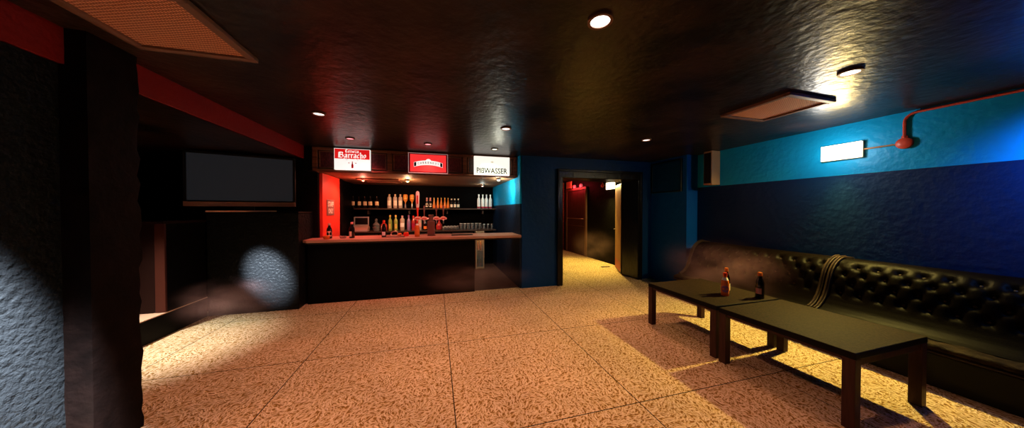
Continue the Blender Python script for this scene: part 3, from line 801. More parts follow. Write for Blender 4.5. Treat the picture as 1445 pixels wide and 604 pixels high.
for sx in (-1, 1):
    flat('dot_mark', s1, M['sign_ink'], [(sx * 0.055 + 0.012 * math.cos(a), -0.065 + 0.009 * math.sin(a)) for a in [k * PI / 4 for k in range(8)]], -0.029, 0.001)
    flat('curl_mark', s1, M['sign_ink'], [(sx * 0.075, -0.012), (sx * 0.105, -0.004), (sx * 0.10, -0.010), (sx * 0.078, -0.018)], -0.029, 0.001)
flat('bottle_emblem', s1, M['sign_dark_red'], [(-0.016, -0.155), (0.016, -0.155), (0.018, -0.10), (0.008, -0.07), (0.007, -0.035), (-0.007, -0.035), (-0.008, -0.07), (-0.018, -0.10)], -0.029, 0.001)

# sign 2: all red with arched ribbon
s2 = sign_root('s2', 'lit all red sign with an arched white ribbon', -0.13, 2.495)
W2, H2 = 0.362, 0.188
MB().box(-W2, -0.02, -H2, W2, 0.035, H2).build('case', M['sign_border'], s2, bevel=0.003)
flat('border', s2, M['sign_dark_red'], [(-W2 + 0.010, -H2 + 0.010), (W2 - 0.010, -H2 + 0.010), (W2 - 0.010, H2 - 0.010), (-W2 + 0.010, H2 - 0.010)], -0.0225)
flat('red_field', s2, M['sign_red2'], [(-W2 + 0.034, -H2 + 0.026), (W2 - 0.034, -H2 + 0.026), (W2 - 0.034, H2 - 0.026), (-W2 + 0.034, H2 - 0.026)], -0.0245)
def arcz(x): return 0.018 - 0.62 * x * x
def ribbon(a, b, lo, hi):
    xs = [a + (b - a) * k / 14 for k in range(15)]
    return [(x, arcz(x) + lo) for x in xs] + [(x, arcz(x) + hi) for x in reversed(xs)]
flat('ribbon_outline', s2, M['sign_letter'], ribbon(-0.262, 0.262, -0.052, 0.034), -0.0262)
flat('ribbon', s2, M['sign_letter'], ribbon(-0.215, 0.215, -0.045, 0.027), -0.0272)
for sx in (-1, 1):
    a, b2 = sorted((sx * 0.218, sx * 0.257))
    flat('ribbon_end', s2, M['sign_ink'], ribbon(a, b2, -0.046, 0.028), -0.0285, 0.001)
flat('dome', s2, M['sign_letter'], [(0.05 * math.cos(a), 0.036 + 0.045 * math.sin(a)) for a in [PI * k / 14 for k in range(15)]], -0.0262)
for i, ch in enumerate('CHERENKOV'):
    xx = -0.18 + 0.045 * i
    text_obj('lettering', ch, 0.05, M['sign_ink'], s2, (xx, -0.0282, arcz(xx) - 0.009), (PI / 2, math.atan(1.24 * xx), 0), width=0.024, height=0.040, bold=0.001)

# sign 3: cream with black capitals
s3 = sign_root('s3', 'lit cream sign with black capitals along its lower edge', 1.105, 2.497)
W2, H2 = 0.364, 0.186
MB().box(-W2, -0.025, -H2, W2, 0.035, H2).build('case', M['sign_cream'], s3, bevel=0.003)
text_obj('lettering', 'PI\u00dfWASSER', 0.1, M['sign_ink'], s3, (0.0, -0.0265, -0.098), (PI / 2, 0, 0), width=0.63, height=0.112, bold=0.0018)
fe = MB()
fe.prism([(0.028 * math.cos(a), 0.075 + 0.020 * math.sin(a)) for a in [k * PI / 8 for k in range(16)]], lambda u, v, d: (u, d, v), -0.0265, -0.0255)
fe.prism([(-0.012, -0.015), (0.012, -0.015), (0.008, 0.008), (-0.008, 0.008)], lambda u, v, d: (u, d, v), -0.0265, -0.0255)
fe.build('faint_crest', M['sign_faint'], s3)

# ------------------------------------------------------------------ bottles
def glassmat(name, col, rough=0.15, trans=0.0, spec=0.6):
    return mat(name, col, rough, spec=spec, trans=trans)
G = {
    'dark': glassmat('dark_brown_glass', (0.008, 0.004, 0.003), 0.18),
    'clear': glassmat('clear_tinted_glass', (0.80, 0.62, 0.50), 0.2, 0.35),
    'amber': glassmat('amber_glass', (0.85, 0.30, 0.05), 0.2, 0.2),
    'orange': glassmat('orange_glass', (0.95, 0.20, 0.03), 0.25, 0.1),
    'green': glassmat('green_glass', (0.42, 0.50, 0.10), 0.2, 0.3),
    'white': glassmat('frosted_white_glass', (0.85, 0.90, 0.86), 0.35, 0.1),
    'red': glassmat('red_glass', (0.55, 0.05, 0.035), 0.2, 0.2),
    'purple': glassmat('violet_glass', (0.40, 0.25, 0.45), 0.2, 0.3),
    'glass': glassmat('drinking_glass', (0.85, 0.85, 0.85), 0.08, 0.85),
}
P_ = {k: mat('paper_' + k, c, 0.7, spec=0.1) for k, c in {
    'tan': (0.85, 0.62, 0.36), 'cream': (0.90, 0.82, 0.66), 'white': (0.9, 0.87, 0.84), 'red': (0.7, 0.05, 0.03),
    'crimson': (0.35, 0.01, 0.04), 'gold': (0.75, 0.48, 0.12), 'violet': (0.30, 0.14, 0.32), 'orange': (0.85, 0.22, 0.05), 'pink': (0.75, 0.35, 0.32)}.items()}

SHAPES = {   # outline as fractions of (radius, height)
    'beer': [(0.9, 0), (1, 0.02), (1, 0.56), (0.88, 0.66), (0.48, 0.80), (0.40, 0.92), (0.46, 0.93), (0.46, 0.97)],
    'wine': [(0.9, 0), (1, 0.02), (1, 0.60), (0.85, 0.70), (0.40, 0.78), (0.34, 0.95), (0.42, 0.955), (0.42, 0.99)],
    'vodka': [(0.9, 0), (1, 0.02), (1, 0.70), (0.9, 0.78), (0.45, 0.84), (0.40, 0.94)],
    'cone': [(0.9, 0), (1, 0.02), (1, 0.34), (0.80, 0.52), (0.42, 0.74), (0.34, 0.93)],
    'squat': [(0.9, 0), (1, 0.03), (1, 0.52), (0.9, 0.62), (0.42, 0.74), (0.36, 0.92)],
    'flask': [(0.5, 0), (0.85, 0.04), (1, 0.26), (0.92, 0.48), (0.5, 0.66), (0.32, 0.74), (0.30, 0.92)],
}
def bottle(shape, r, h, glass, cap, labels, name='bottle', seg=18):
    """labels: (z0, z1, material, half-angle in degrees or 180)"""
    t = thing(name, 'bottle', 'bottle')
    prof = [(a * r, b * h) for a, b in SHAPES[shape]]
    MB().lathe(prof, seg=seg).build('glass_body', G[glass], t, smooth=True)
    rt, zt = prof[-1]
    if cap:
        MB().lathe([(rt * 1.12, zt - 0.10 * h if shape in ('beer', 'wine') else zt - 0.012), (rt * 1.15, zt - 0.01), (rt * 1.12, h), (rt * 0.8, h + 0.003)], seg=seg).build('cap', P_[cap], t, smooth=True)
    def rad(z):
        for (ra, za), (rb, zb) in zip(prof[:-1], prof[1:]):
            if za <= z <= zb and zb > za: return ra + (rb - ra) * (z - za) / (zb - za)
        return prof[-1][0]
    for z0_, z1_, mm, ha in labels:
        mb = MB(); ns = 14; nz_ = 4
        vs_ = []; fs_ = []
        full = ha >= 180
        for iz in range(nz_ + 1):
            z = (z0_ + (z1_ - z0_) * iz / nz_) * h
            for k in range(ns + 1):
                if full: a = 2 * PI * k / ns
                else: a = -PI / 2 + math.radians(ha) * (2 * k / ns - 1)
                rr = rad(z) + 0.0012
                if isinstance(mm, tuple):
                    pass
                vs_.append((rr * math.cos(a), rr * math.sin(a), z))
        for iz in range(nz_):
            for k in range(ns):
                a = iz * (ns + 1) + k
                fs_.append((a, a + 1, a + ns + 2, a + ns + 1))
        mb.add(vs_, fs_).build('label', P_[mm], t, smooth=True)
    return t

def oval_label(t, r, zc, rz, rx_deg, m):
    mb = MB(); vs_ = [(0, -(r + 0.0018), zc)]; fs_ = []; ns = 20
    for k in range(ns):
        a = 2 * PI * k / ns
        ang = -PI / 2 + math.radians(rx_deg) * math.cos(a)
        vs_.append(((r + 0.0018) * math.cos(ang), (r + 0.0018) * math.sin(ang), zc + rz * math.sin(a)))
    for k in range(ns): fs_.append((0, 1 + k, 1 + (k + 1) % ns))
    return mb.add(vs_, fs_).build('label', P_[m], t, smooth=True)

def put(t, x, y, z, label, group, rz=0.0):
    t.location = (x, y, z); t.rotation_euler = (0, 0, rz)
    return tag(t, label, None, group)

ORD = ['first', 'second', 'third', 'fourth', 'fifth', 'sixth', 'seventh', 'eighth', 'ninth', 'tenth']
F_, YAW = 392.0, math.radians(15.37)
def col_x(px_, Y):       # world x of a picture column at depth Y (used once to read positions off the photograph)
    u = (px_ - 722.5) / F_
    dx = math.sin(YAW) + math.cos(YAW) * u; dy = math.cos(YAW) - math.sin(YAW) * u
    return Y * dx / dy

def row(proto, pxs, Y, z, fmt, group, rz=None):
    for i, p in enumerate(pxs):
        o = proto if i == 0 else copy_tree(proto)
        put(o, col_x(p, Y), Y, z, fmt.format(ORD[i]), group, (rz[i] if rz else 0.28 * (i % 2) - 0.1))

YS = 7.97
row(bottle('squat', 0.050, 0.33, 'dark', None, [(0.22, 0.52, 'tan', 62)]), (498.2, 506.4, 514.6, 522.8, 532), YS, ZS,
    'dark squat bottle with tan square label, {} from the staff door on upper shelf', 'dark bottles with tan labels', [0.0, 0.9, 0.7, 0.05, 0.1])
row(bottle('vodka', 0.052, 0.37, 'clear', 'tan', [(0.2, 0.55, 'cream', 50)]), (549.6, 557.8, 565.2), YS, ZS,
    'tall clear bottle with cream label, {} after the gap on upper shelf', 'tall clear bottles on upper shelf')
row(bottle('beer', 0.040, 0.29, 'dark', 'pink', [(0.72, 0.84, 'pink', 180)]), (602.5, 607.4), YS, ZS,
    'dark bottle with round white label, {} left of the orange bottles', 'dark bottles with round white labels')
for o in [o for o in bpy.data.objects if o.get('group') == 'dark bottles with round white labels']:
    oval_label(o, 0.040, 0.085, 0.048, 75, 'cream')
row(bottle('cone', 0.036, 0.29, 'amber', 'gold', [(0.06, 0.30, 'orange', 70)]), (612.6, 618, 622.8, 627.9, 632.5), YS, ZS,
    'slim glowing orange bottle, {} from the beer tap on upper shelf', 'orange bottles on upper shelf')
row(bottle('beer', 0.038, 0.27, 'dark', 'cream', [(0.12, 0.42, 'cream', 60)]), (637.4, 641.8, 646.8), YS, ZS,
    'dark bottle with pale label and cap, {} after the orange bottles', 'dark bottles with pale labels')
row(bottle('wine', 0.046, 0.40, 'white', 'white', [(0.01, 0.13, 'crimson', 180)]), (675.7, 681.3, 686.6, 692), YS, ZS,
    'frosted white bottle with crimson base, {} of four near the cyan wall', 'white bottles on upper shelf')

# inverted spirit bottles in optics
def optic():
    t = thing('spirit_optic', 'optic', 'spirit dispenser')
    MB().lathe([(0.012, 0.12), (0.016, 0.16), (0.055, 0.22), (0.062, 0.32), (0.056, 0.36), (0.035, 0.375)], seg=18).build('bottle_body', G['amber'], t, smooth=True)
    MB().lathe([(0.022, 0.0), (0.026, 0.02), (0.02, 0.08), (0.014, 0.12)], seg=14).build('measure', M['metal'], t, smooth=True)
    oval_label(t, 0.060, 0.29, 0.045, 60, 'gold')
    MB().box(-0.010, 0.02, 0.08, 0.010, 0.21, 0.095).build('bracket', M['black'], t)
    return t
row(optic(), (572.3, 581.5), YS, ZS - 0.0, 'upside down amber bottle in an optic, {} left of the beer tap handle', 'spirit optics on the shelf', [0, 0])

YB = 7.68
row(bottle('wine', 0.048, 0.40, 'green', 'gold', [(0.15, 0.45, 'gold', 25)]), (550.5, 558.4), YB, ZB,
    'tall green bottle, {} on the back bar behind the counter', 'green bottles on the back bar')
put(bottle('vodka', 0.056, 0.385, 'clear', 'pink', [(0.25, 0.52, 'white', 60)]), col_x(567.7, YB), YB, ZB, 'clear bottle with white label beside the green bottles', None)
put(bottle('wine', 0.046, 0.40, 'purple', 'violet', [(0.22, 0.45, 'violet', 60)]), col_x(576.7, YB), YB, ZB, 'violet bottle on the back bar by the clear bottle', None)
put(bottle('wine', 0.048, 0.38, 'red', 'red', [(0.2, 0.5, 'crimson', 70)]), col_x(583.4, YB), YB, ZB, 'red bottle on the back bar behind the tap badges', None)
put(bottle('vodka', 0.045, 0.36, 'clear', 'red', [(0.25, 0.55, 'pink', 50)]), col_x(592.8, YB), YB, ZB, 'clear bottle with pink label behind the beer tap', None)
put(bottle('squat', 0.062, 0.32, 'dark', 'red', [(0.12, 0.34, 'orange', 40)]), col_x(600.2, YB), YB, ZB, 'dark squat bottle with orange label left of the tap tower', None)
fl_ = bottle('flask', 0.085, 0.28, 'red', 'crimson', [])
put(fl_, col_x(619.8, YB), YB, ZB, 'round dark red flask right of the tap tower', None); oval_label(fl_, 0.083, 0.09, 0.035, 30, 'crimson')
put(bottle('squat', 0.078, 0.27, 'red', 'red', [(0.2, 0.50, 'tan', 45)]), col_x(541.6, YB), YB, ZB, 'wide reddish bottle with tan label next to the decanter', None)
# banded decanter
dc = thing('decanter', 'clear ridged glass decanter beside the till', 'decanter', (col_x(530.8, YB), YB, ZB))
MB().lathe([(0.07, 0), (0.082, 0.02), (0.075, 0.06), (0.085, 0.09), (0.075, 0.13), (0.082, 0.16), (0.05, 0.20), (0.028, 0.22), (0.03, 0.25)], seg=20).build('glass_body', G['glass'], dc, smooth=True)
MB().lathe([(0.018, 0.25), (0.036, 0.27), (0.03, 0.30), (0.01, 0.31)], seg=14).build('stopper', G['glass'], dc, smooth=True)
MB().lathe([(0.0865, 0.085), (0.0865, 0.095)], seg=20).build('band', M['metal'], dc)

# till
M['till_body'] = mat('till_plastic', (0.55, 0.30, 0.24), 0.5, spec=0.2)
M['till_frame'] = mat('till_screen_frame', (0.50, 0.42, 0.42), 0.5)
tl = thing('cash_register', 'beige cash register with upright screen on the back bar', 'cash register', (col_x(508.6, YB), YB, ZB), 0.0)
tb = MB(); tb.prism([(-0.15, 0.0), (0.15, 0.0), (0.15, 0.10), (0.05, 0.14), (-0.10, 0.09), (-0.15, 0.05)], lambda u, v, d: (d, u, v), -0.185, 0.185)
tb.build('body', M['till_body'], tl, bevel=0.006)
MB().box(-0.17, 0.09, 0.14, 0.17, 0.115, 0.165).box(-0.17, 0.09, 0.335, 0.17, 0.115, 0.36).box(-0.17, 0.09, 0.165, -0.145, 0.115, 0.335).box(0.145, 0.09, 0.165, 0.17, 0.115, 0.335).build('screen_frame', M['till_frame'], tl, bevel=0.003)
MB().box(-0.145, 0.098, 0.165, 0.145, 0.112, 0.335).build('screen', M['bezel'], tl)
MB().box(-0.03, 0.105, 0.10, 0.03, 0.14, 0.20).build('stand', M['till_body'], tl)
MB().box(-0.178, -0.156, 0.008, 0.178, -0.150, 0.042).build('drawer', M['till_frame'], tl, bevel=0.002)

# glasses on the back bar
def tumbler(r, h, handle=False, name='drinking_glass'):
    t = thing(name, 'glass', 'glass')
    MB().lathe([(r * 0.72, 0), (r * 0.78, 0.004), (r * 0.95, h), (r * 0.90, h), (r * 0.73, 0.012), (0.001, 0.010)], seg=16, cap=False).build('glass_body', G['glass'], t, smooth=True)
    ring_mb(r * 0.90, r * 0.97, h - 0.003, h + 0.003, 16).build('rim', M['glass_rim'], t, smooth=True)
    if handle:
        MB().tube([(r * 0.85, 0, h * 0.8), (r * 1.45, 0, h * 0.75), (r * 1.5, 0, h * 0.35), (r * 0.82, 0, h * 0.22)], 0.007).build('handle', G['glass'], t, smooth=True)
    return t
M['glass_rim'] = mat('glass_rim', (0.9, 0.85, 0.8), 0.15, spec=0.8)
row(tumbler(0.034, 0.10), (628, 632.5, 637, 641.5, 646), YB, ZB, 'short tumbler, {} right of the flask in the back bar row', 'short tumblers on the back bar')
row(tumbler(0.034, 0.085), (626, 630.3, 634.6, 639, 643.3), YB - 0.10, ZB, 'short tumbler, {} from the flask in the front row', 'front tumblers on the back bar')
row(tumbler(0.045, 0.165, True, 'beer_mug'), (650.6, 655.8, 661.0), YB, ZB, 'glass beer mug, {} of three after the tumblers', 'glass beer mugs near the tumblers', [0.4, 0.5, 0.45])
row(tumbler(0.045, 0.165, True, 'beer_mug'), (666.4, 672, 677.2), YB, ZB, 'glass beer mug, {} of three toward the cyan wall', 'glass beer mugs near the cyan wall', [0.4, 0.5, 0.45])
row(tumbler(0.036, 0.14), (683, 688.6, 694), YB, ZB, 'tall glass, {} at the end of back bar by cyan wall', 'tall glasses at the back bar end')

# things standing on the counter
def beer(h, r, cap, lab):
    return bottle('beer', r, h, 'dark', cap, lab)
YC = 5.55
b1 = beer(0.265, 0.042, 'pink', []); oval_label(b1, 0.042, 0.085, 0.05, 70, 'cream')
put(b1, col_x(464.5, YC), YC, ZC, 'dark bottle with round cream label in front of the red door', None, 0.25)
b2_ = beer(0.285, 0.044, 'pink', [(0.1, 0.42, 'cream', 45)])
put(b2_, col_x(496.5, YC), YC, ZC, 'dark bottle on the counter below the cash register', None, -0.7)
b3 = beer(0.29, 0.040, 'red', [(0.12, 0.36, 'white', 40)])
put(b3, col_x(541.5, YC), YC, ZC, 'dark bottle with white label standing left of the beer taps', None, 0.1)
b4 = bottle('beer', 0.044, 0.30, 'orange', 'red', [(0.14, 0.46, 'orange', 80), (0.72, 0.82, 'white', 180)])
put(b4, col_x(588.5, YC - 0.05), YC - 0.05, ZC, 'glowing orange bottle on the counter under the tap badges', None)
# orange dish, ashtray, faucet, cloth, small red box
od = thing('nut_dish', 'orange dish on the counter corner by the red door', 'dish', (col_x(460.5, 5.42), 5.42, ZC))
MB().lathe([(0.030, 0), (0.040, 0.004), (0.058, 0.055), (0.054, 0.056), (0.036, 0.01), (0.001, 0.008)], seg=20, cap=False).build('bowl', G['orange'], od, smooth=True)
MB().lathe([(0.05, 0.048), (0.035, 0.062), (0.005, 0.070)], seg=14).build('filling', P_['orange'], od, smooth=True)
at_ = thing('ashtray', 'small glass ashtray on the counter between two dark bottles', 'ashtray', (col_x(484, YC), YC, ZC))
MB().lathe([(0.045, 0), (0.05, 0.004), (0.055, 0.035), (0.045, 0.035), (0.035, 0.012), (0.001, 0.010)], seg=18, cap=False).build('bowl', G['glass'], at_, smooth=True)
ring_mb(0.045, 0.056, 0.033, 0.037, 18).build('rim', M['metal'], at_, smooth=True)
fc = thing('faucet', 'low arched metal faucet behind the counter bottles', 'faucet', (col_x(556.5, 5.88), 5.88, ZC))
MB().tube([(-0.06, 0, 0), (-0.055, 0, 0.06), (-0.02, 0, 0.085), (0.03, 0, 0.085), (0.06, 0, 0.06), (0.065, 0, 0.035)], 0.010).build('spout', M['metal'], fc, smooth=True)
MB().lathe([(0.02, 0), (0.02, 0.012), (0.012, 0.02)], c=(-0.06, 0, 0), seg=14).build('base', M['metal'], fc, smooth=True)
lm = thing('lemon_bowl', 'small tan bowl on the counter beside the red box', 'bowl', (col_x(564, 5.72), 5.72, ZC))
MB().lathe([(0.022, 0), (0.03, 0.004), (0.046, 0.04), (0.042, 0.041), (0.026, 0.01), (0.001, 0.008)], seg=18, cap=False).build('bowl', P_['tan'], lm, smooth=True)
MB().lathe([(0.04, 0.036), (0.03, 0.055), (0.004, 0.064)], seg=14).build('filling', P_['orange'], lm, smooth=True)
rb = thing('napkin_box', 'small red napkin box on the counter left of the taps', 'box', (col_x(573, 5.70), 5.70, ZC))
MB().box(-0.045, -0.035, 0, 0.045, 0.035, 0.062).build('case', P_['red'], rb, bevel=0.004)
MB().box(-0.034, -0.026, 0.062, 0.034, 0.026, 0.072).build('napkins', P_['orange'], rb)
mt_ = thing('bar_mat', 'thin dark bar mat on the counter near the faucet', 'bar mat', (col_x(556, 5.52), 5.52, ZC))
MB().box(-0.18, -0.06, 0, 0.18, 0.06, 0.010).build('mat', M['bezel'], mt_, bevel=0.003)
MB().box(-0.185, -0.066, 0, 0.185, -0.06, 0.014).build('edge', M['metal'], mt_)
mt2 = thing('drip_tray', 'long dark drip tray on the counter right of the taps', 'drip tray', (col_x(652, 5.62), 5.62, ZC))
MB().box(-0.21, -0.07, 0, 0.21, 0.07, 0.016).build('tray', M['bezel'], mt2, bevel=0.004)
MB().box(-0.19, -0.055, 0.016, 0.19, 0.055, 0.019).build('grid', M['shelf'], mt2)

# beer tap tower with four badges and handles
M['tap_dark'] = mat('dark_copper_tower', (0.16, 0.07, 0.055), 0.4, spec=0.4)
M['badge'] = mat('tap_badge_enamel', (0.85, 0.55, 0.48), 0.5)
YT = 5.66
bt = thing('beer_tap', 'dark beer tap tower with four badges on the counter', 'beer tap', (col_x(608.4, YT), YT, ZC))
MB().lathe([(0.075, 0), (0.08, 0.01), (0.05, 0.02)], seg=22).build('base', M['tap_dark'], bt, smooth=True)
MB().box(-0.072, -0.045, 0.02, 0.072, 0.045, 0.29).build('tower', M['tap_dark'], bt, bevel=0.012)
MB().lathe([(0.05, 0.29), (0.045, 0.31), (0.045, 0.39), (0.052, 0.40), (0.04, 0.41)], seg=20).build('tower_cap', M['tap_dark'], bt, smooth=True)
MB().tube([(-0.30, 0, 0.335), (0.30, 0, 0.335)], 0.016).build('cross_bar', M['metal'], bt, smooth=True)
xb = bt.location.x
for i, p in enumerate((589.2, 598.6, 615.8, 625.6)):
    lx = col_x(p, YT - 0.05) - xb
    bd = MB()
    arc_ = [(0.062 * math.cos(a), 0.335 + 0.045 * math.sin(a)) for a in [PI * k / 10 for k in range(11)]]
    bd.prism([(q[0] + lx, q[1]) for q in arc_] + [(lx - 0.062, 0.315), (lx - 0.03, 0.315), (lx, 0.290), (lx + 0.03, 0.315), (lx + 0.062, 0.315)][0:5], lambda u, v, d: (u, d, v), -0.055, -0.043)
    bobj = bd.build('badge', M['badge'], bt)
    MB().box(lx - 0.04, -0.058, 0.325, lx + 0.04, -0.055, 0.345).build('badge_band', P_['red'], bobj)
    MB().tube([(lx, -0.02, 0.335), (lx, -0.06, 0.30), (lx, -0.065, 0.24)], 0.010).build('spout', M['metal'], bt, smooth=True)
    if i == 0:
        hh = MB().lathe([(0.012, 0.37), (0.014, 0.46), (0.030, 0.58), (0.036, 0.80), (0.030, 0.85), (0.01, 0.865)], c=(lx, -0.02, 0), seg=16).build('handle', P_['white'], bt, smooth=True)
        hh['label'] = 'tall white paddle handle'
        MB().lathe([(0.0125, 0.37), (0.0145, 0.46), (0.026, 0.55)], c=(lx, -0.0205, 0), seg=16).build('handle_stem', P_['red'], hh, smooth=True)
        MB().box(lx - 0.012, -0.060, 0.62, lx + 0.012, -0.052, 0.78).build('handle_stripe', P_['red'], hh)
    else:
        MB().lathe([(0.009, 0.37), (0.010, 0.44), (0.020, 0.52), (0.016, 0.58), (0.005, 0.59)], c=(lx, -0.02, 0), seg=14).build('handle', M['tap_dark'], bt, smooth=True)

# orange bottles inside the fridge
row(bottle('beer', 0.030, 0.24, 'amber', 'gold', [(0.12, 0.42, 'orange', 80)]), (674.0, 678.0), 7.58, 0.513,
    'orange bottle inside the narrow fridge on its upper shelf, {} from the counter end', 'bottles in the narrow fridge')
row(bottle('beer', 0.030, 0.24, 'amber', 'gold', [(0.12, 0.42, 'orange', 80)]), (674.0, 678.0), 7.58, 0.061,
    'orange bottle inside the narrow fridge on its floor, {} from the counter end', 'bottles in the narrow fridge')

# ------------------------------------------------------------------ low tables
def make_table(x0, x1, y0, y1, label, rz=0.0):
    cx, cy = (x0 + x1) / 2, (y0 + y1) / 2
    t = thing('coffee_table', label, 'table', (cx, cy, 0), rz, 'low dark tables pushed end to end')
    a, b = (x1 - x0) / 2, (y1 - y0) / 2
    tpo = MB().box(-a, -b, 0.520, a, b, 0.570).build('tabletop', M['table_edge'], t, bevel=0.006)
    MB().box(-a + 0.004, -b + 0.004, 0.5695, a - 0.004, b - 0.004, 0.5712).build('top_surface', M['table_top'], tpo)
    ap = MB()
    ap.box(-a + 0.05, -b + 0.015, 0.465, a - 0.05, -b + 0.04, 0.52).box(-a + 0.05, b - 0.04, 0.465, a - 0.05, b - 0.015, 0.52)
    ap.box(-a + 0.015, -b + 0.05, 0.495, -a + 0.04, b - 0.05, 0.52).box(a - 0.04, -b + 0.05, 0.495, a - 0.015, b - 0.05, 0.52)
    ap.build('apron', M['table_wood'], t, bevel=0.002)
    for sx in (-1, 1):
        for sy in (-1, 1):
            cx_, cy_ = sx * (a - 0.037), sy * (b - 0.037)
            MB().box(cx_ - 0.035, cy_ - 0.035, 0, cx_ + 0.035, cy_ + 0.035, 0.52).build('leg', M['table_wood'], t, bevel=0.003)
    return t
make_table(2.905, 3.855, 2.284, 3.275, 'low dark table with three bottles nearest the doorway')
make_table(2.895, 3.855, 1.262, 2.252, 'low dark table with empty top in front of the couch', math.radians(0.9))
ZT = 0.5715
# three bottles on the far table
t1 = bottle('beer', 0.040, 0.275, 'orange', 'red', [(0.10, 0.44, 'orange', 180), (0.68, 0.80, 'white', 180)])
put(t1, 3.370, 2.544, ZT, 'bright orange bottle on the table in front of a dark bottle', None, -0.85)
oval_label(t1, 0.0420, 0.085, 0.04, 55, 'violet')
t2 = bottle('beer', 0.036, 0.32, 'dark', 'orange', [(0.16, 0.42, 'cream', 50)])
put(t2, 3.452, 2.590, ZT, 'dark bottle with orange cap half behind the orange bottle', None, -0.25)
t3 = bottle('beer', 0.042, 0.30, 'dark', 'orange', [(0.18, 0.40, 'pink', 40)])
put(t3, 3.664, 2.36, ZT, 'dark bottle with orange cap standing alone by the table joint', None, -1.35)

# ------------------------------------------------------------------ couches along the blue wall
def couch(y0, y1, label):
    L_ = y1 - y0
    xw = 5.157 - 0.012
    t = thing('couch', label, 'couch', (xw, y0, 0), 0, 'buttoned leather couches along the wall')
    # base
    MB().box(-0.795, 0.02, 0.0, -0.02, L_ - 0.02, 0.30).build('base', M['black'], t, bevel=0.01)
    # seat cushion (rounded front), gently lumpy
    prof = []
    for k in range(9):
        a = -PI / 2 + PI * k / 8
        prof.append((-0.800 - 0.030 * math.cos(a), 0.358 + 0.032 * math.sin(a)))
    top = [(-0.785, 0.392), (-0.77, 0.394), (-0.75, 0.396), (-0.73, 0.398), (-0.70, 0.400), (-0.67, 0.401), (-0.64, 0.401), (-0.60, 0.400), (-0.55, 0.398), (-0.4, 0.39)]
    prof = [(-0.4, 0.302), (-0.6, 0.302), (-0.75, 0.312)] + prof + top
    nu = 70
    vs_ = []; fs_ = []
    for i in range(nu + 1):
        u = L_ * i / nu
        for j, (px_, pz_) in enumerate(prof):
            dz = 0.0
            if pz_ > 0.385:
                dz = 0.006 * math.sin(u * 2 * PI / 0.30) * math.sin(px_ * 2 * PI / 0.26) + random.uniform(-0.002, 0.002)
            vs_.append((px_, u, pz_ + dz))
    n = len(prof)
    for i in range(nu):
        for j in range(n - 1):
            fs_.append((i * n + j, i * n + j + 1, (i + 1) * n + j + 1, (i + 1) * n + j))
    fs_.append(tuple(range(n))); fs_.append(tuple(nu * n + j for j in range(n)))
    MB().add(vs_, fs_).build('seat', M['lit_seat'], t, smooth=True)
    pts = [(-0.832, u * L_ / 20, 0.322) for u in range(21)]
    MB().tube(pts, 0.009, 6).build('seat_piping', M['piping'], t, smooth=True)
    # buttoned back with rolled top
    bp = [(-0.70, 0.402), (-0.645, 0.422), (-0.585, 0.465), (-0.53, 0.53), (-0.495, 0.60), (-0.47, 0.67), (-0.448, 0.735), (-0.425, 0.80),
          (-0.395, 0.86), (-0.35, 0.915), (-0.30, 0.955), (-0.24, 0.985), (-0.18, 1.0), (-0.12, 1.0), (-0.06, 0.99), (-0.01, 0.98)]
    # resample finely
    fine = []
    for k in range(len(bp) - 1):
        for s in range(3):
            f = s / 3
            fine.append((bp[k][0] + (bp[k + 1][0] - bp[k][0]) * f, bp[k][1] + (bp[k + 1][1] - bp[k][1]) * f))
    fine.append(bp[-1])
    arcl = [0.0]
    for k in range(1, len(fine)):
        arcl.append(arcl[-1] + math.dist(fine[k], fine[k - 1]))
    DU, DV, V0 = 0.155, 0.115, 0.32
    buttons = []
    rows_ = [V0 + DV * k for k in range(4)]
    for k, v in enumerate(rows_):
        u = DU * (0.75 if k % 2 == 0 else 0.25) + 0.04
        while u < L_ - 0.06:
            if u > 0.06: buttons.append((u, v))
            u += DU
    nu = int(L_ / 0.0195)
    vs_ = []; fs_ = []; n = len(fine)
    def disp(u, v):
        d = 0.0
        for bu, bv in buttons:
            du, dv = u - bu, v - bv
            r2 = du * du + dv * dv
            if r2 < 0.012:
                d -= 0.034 * math.exp(-r2 / 0.0009)
        if rows_[0] - 0.06 < v < rows_[-1] + 0.06:
            # diagonal pleats between the buttons
            p = (u - 0.04 - DU * 0.75) / DU; q = (v - V0) / (2 * DV)
            a1 = abs(((p + q + 0.5) % 1.0) - 0.5); a2 = abs(((p - q + 0.5) % 1.0) - 0.5)
            d -= 0.014 * (math.exp(-(a1 / 0.09) ** 2) + math.exp(-(a2 / 0.09) ** 2))
        return d
    nrm = []
    for k in range(n):
        a = fine[max(0, k - 1)]; b = fine[min(n - 1, k + 1)]
        tx, tz = b[0] - a[0], b[1] - a[1]
        l = math.hypot(tx, tz)
        nrm.append((-tz / l, tx / l))
    for i in range(nu + 1):
        u = L_ * i / nu
        for k in range(n):
            d = disp(u, arcl[k])
            vs_.append((fine[k][0] + nrm[k][0] * d, u, fine[k][1] + nrm[k][1] * d))
    for i in range(nu):
        for k in range(n - 1):
            fs_.append((i * n + k, i * n + k + 1, (i + 1) * n + k + 1, (i + 1) * n + k))
    # close the back and ends
    base_i = len(vs_)
    for i in range(nu + 1):
        vs_.append((-0.005, L_ * i / nu, 0.37)); vs_.append((-0.67, L_ * i / nu, 0.37))
    for i in range(nu):
        a = base_i + 2 * i
        fs_.append((i * n + n - 1, a, a + 2, (i + 1) * n + n - 1))
        fs_.append((a, a + 1, a + 3, a + 2))
        fs_.append((a + 1, i * n, (i + 1) * n, a + 3))
    for i in (0, nu):
        fs_.append(tuple([i * n + k for k in range(n)] + [base_i + 2 * i, base_i + 2 * i + 1]))
    MB().add(vs_, fs_).build('backrest', M['leather'], t, smooth=True)
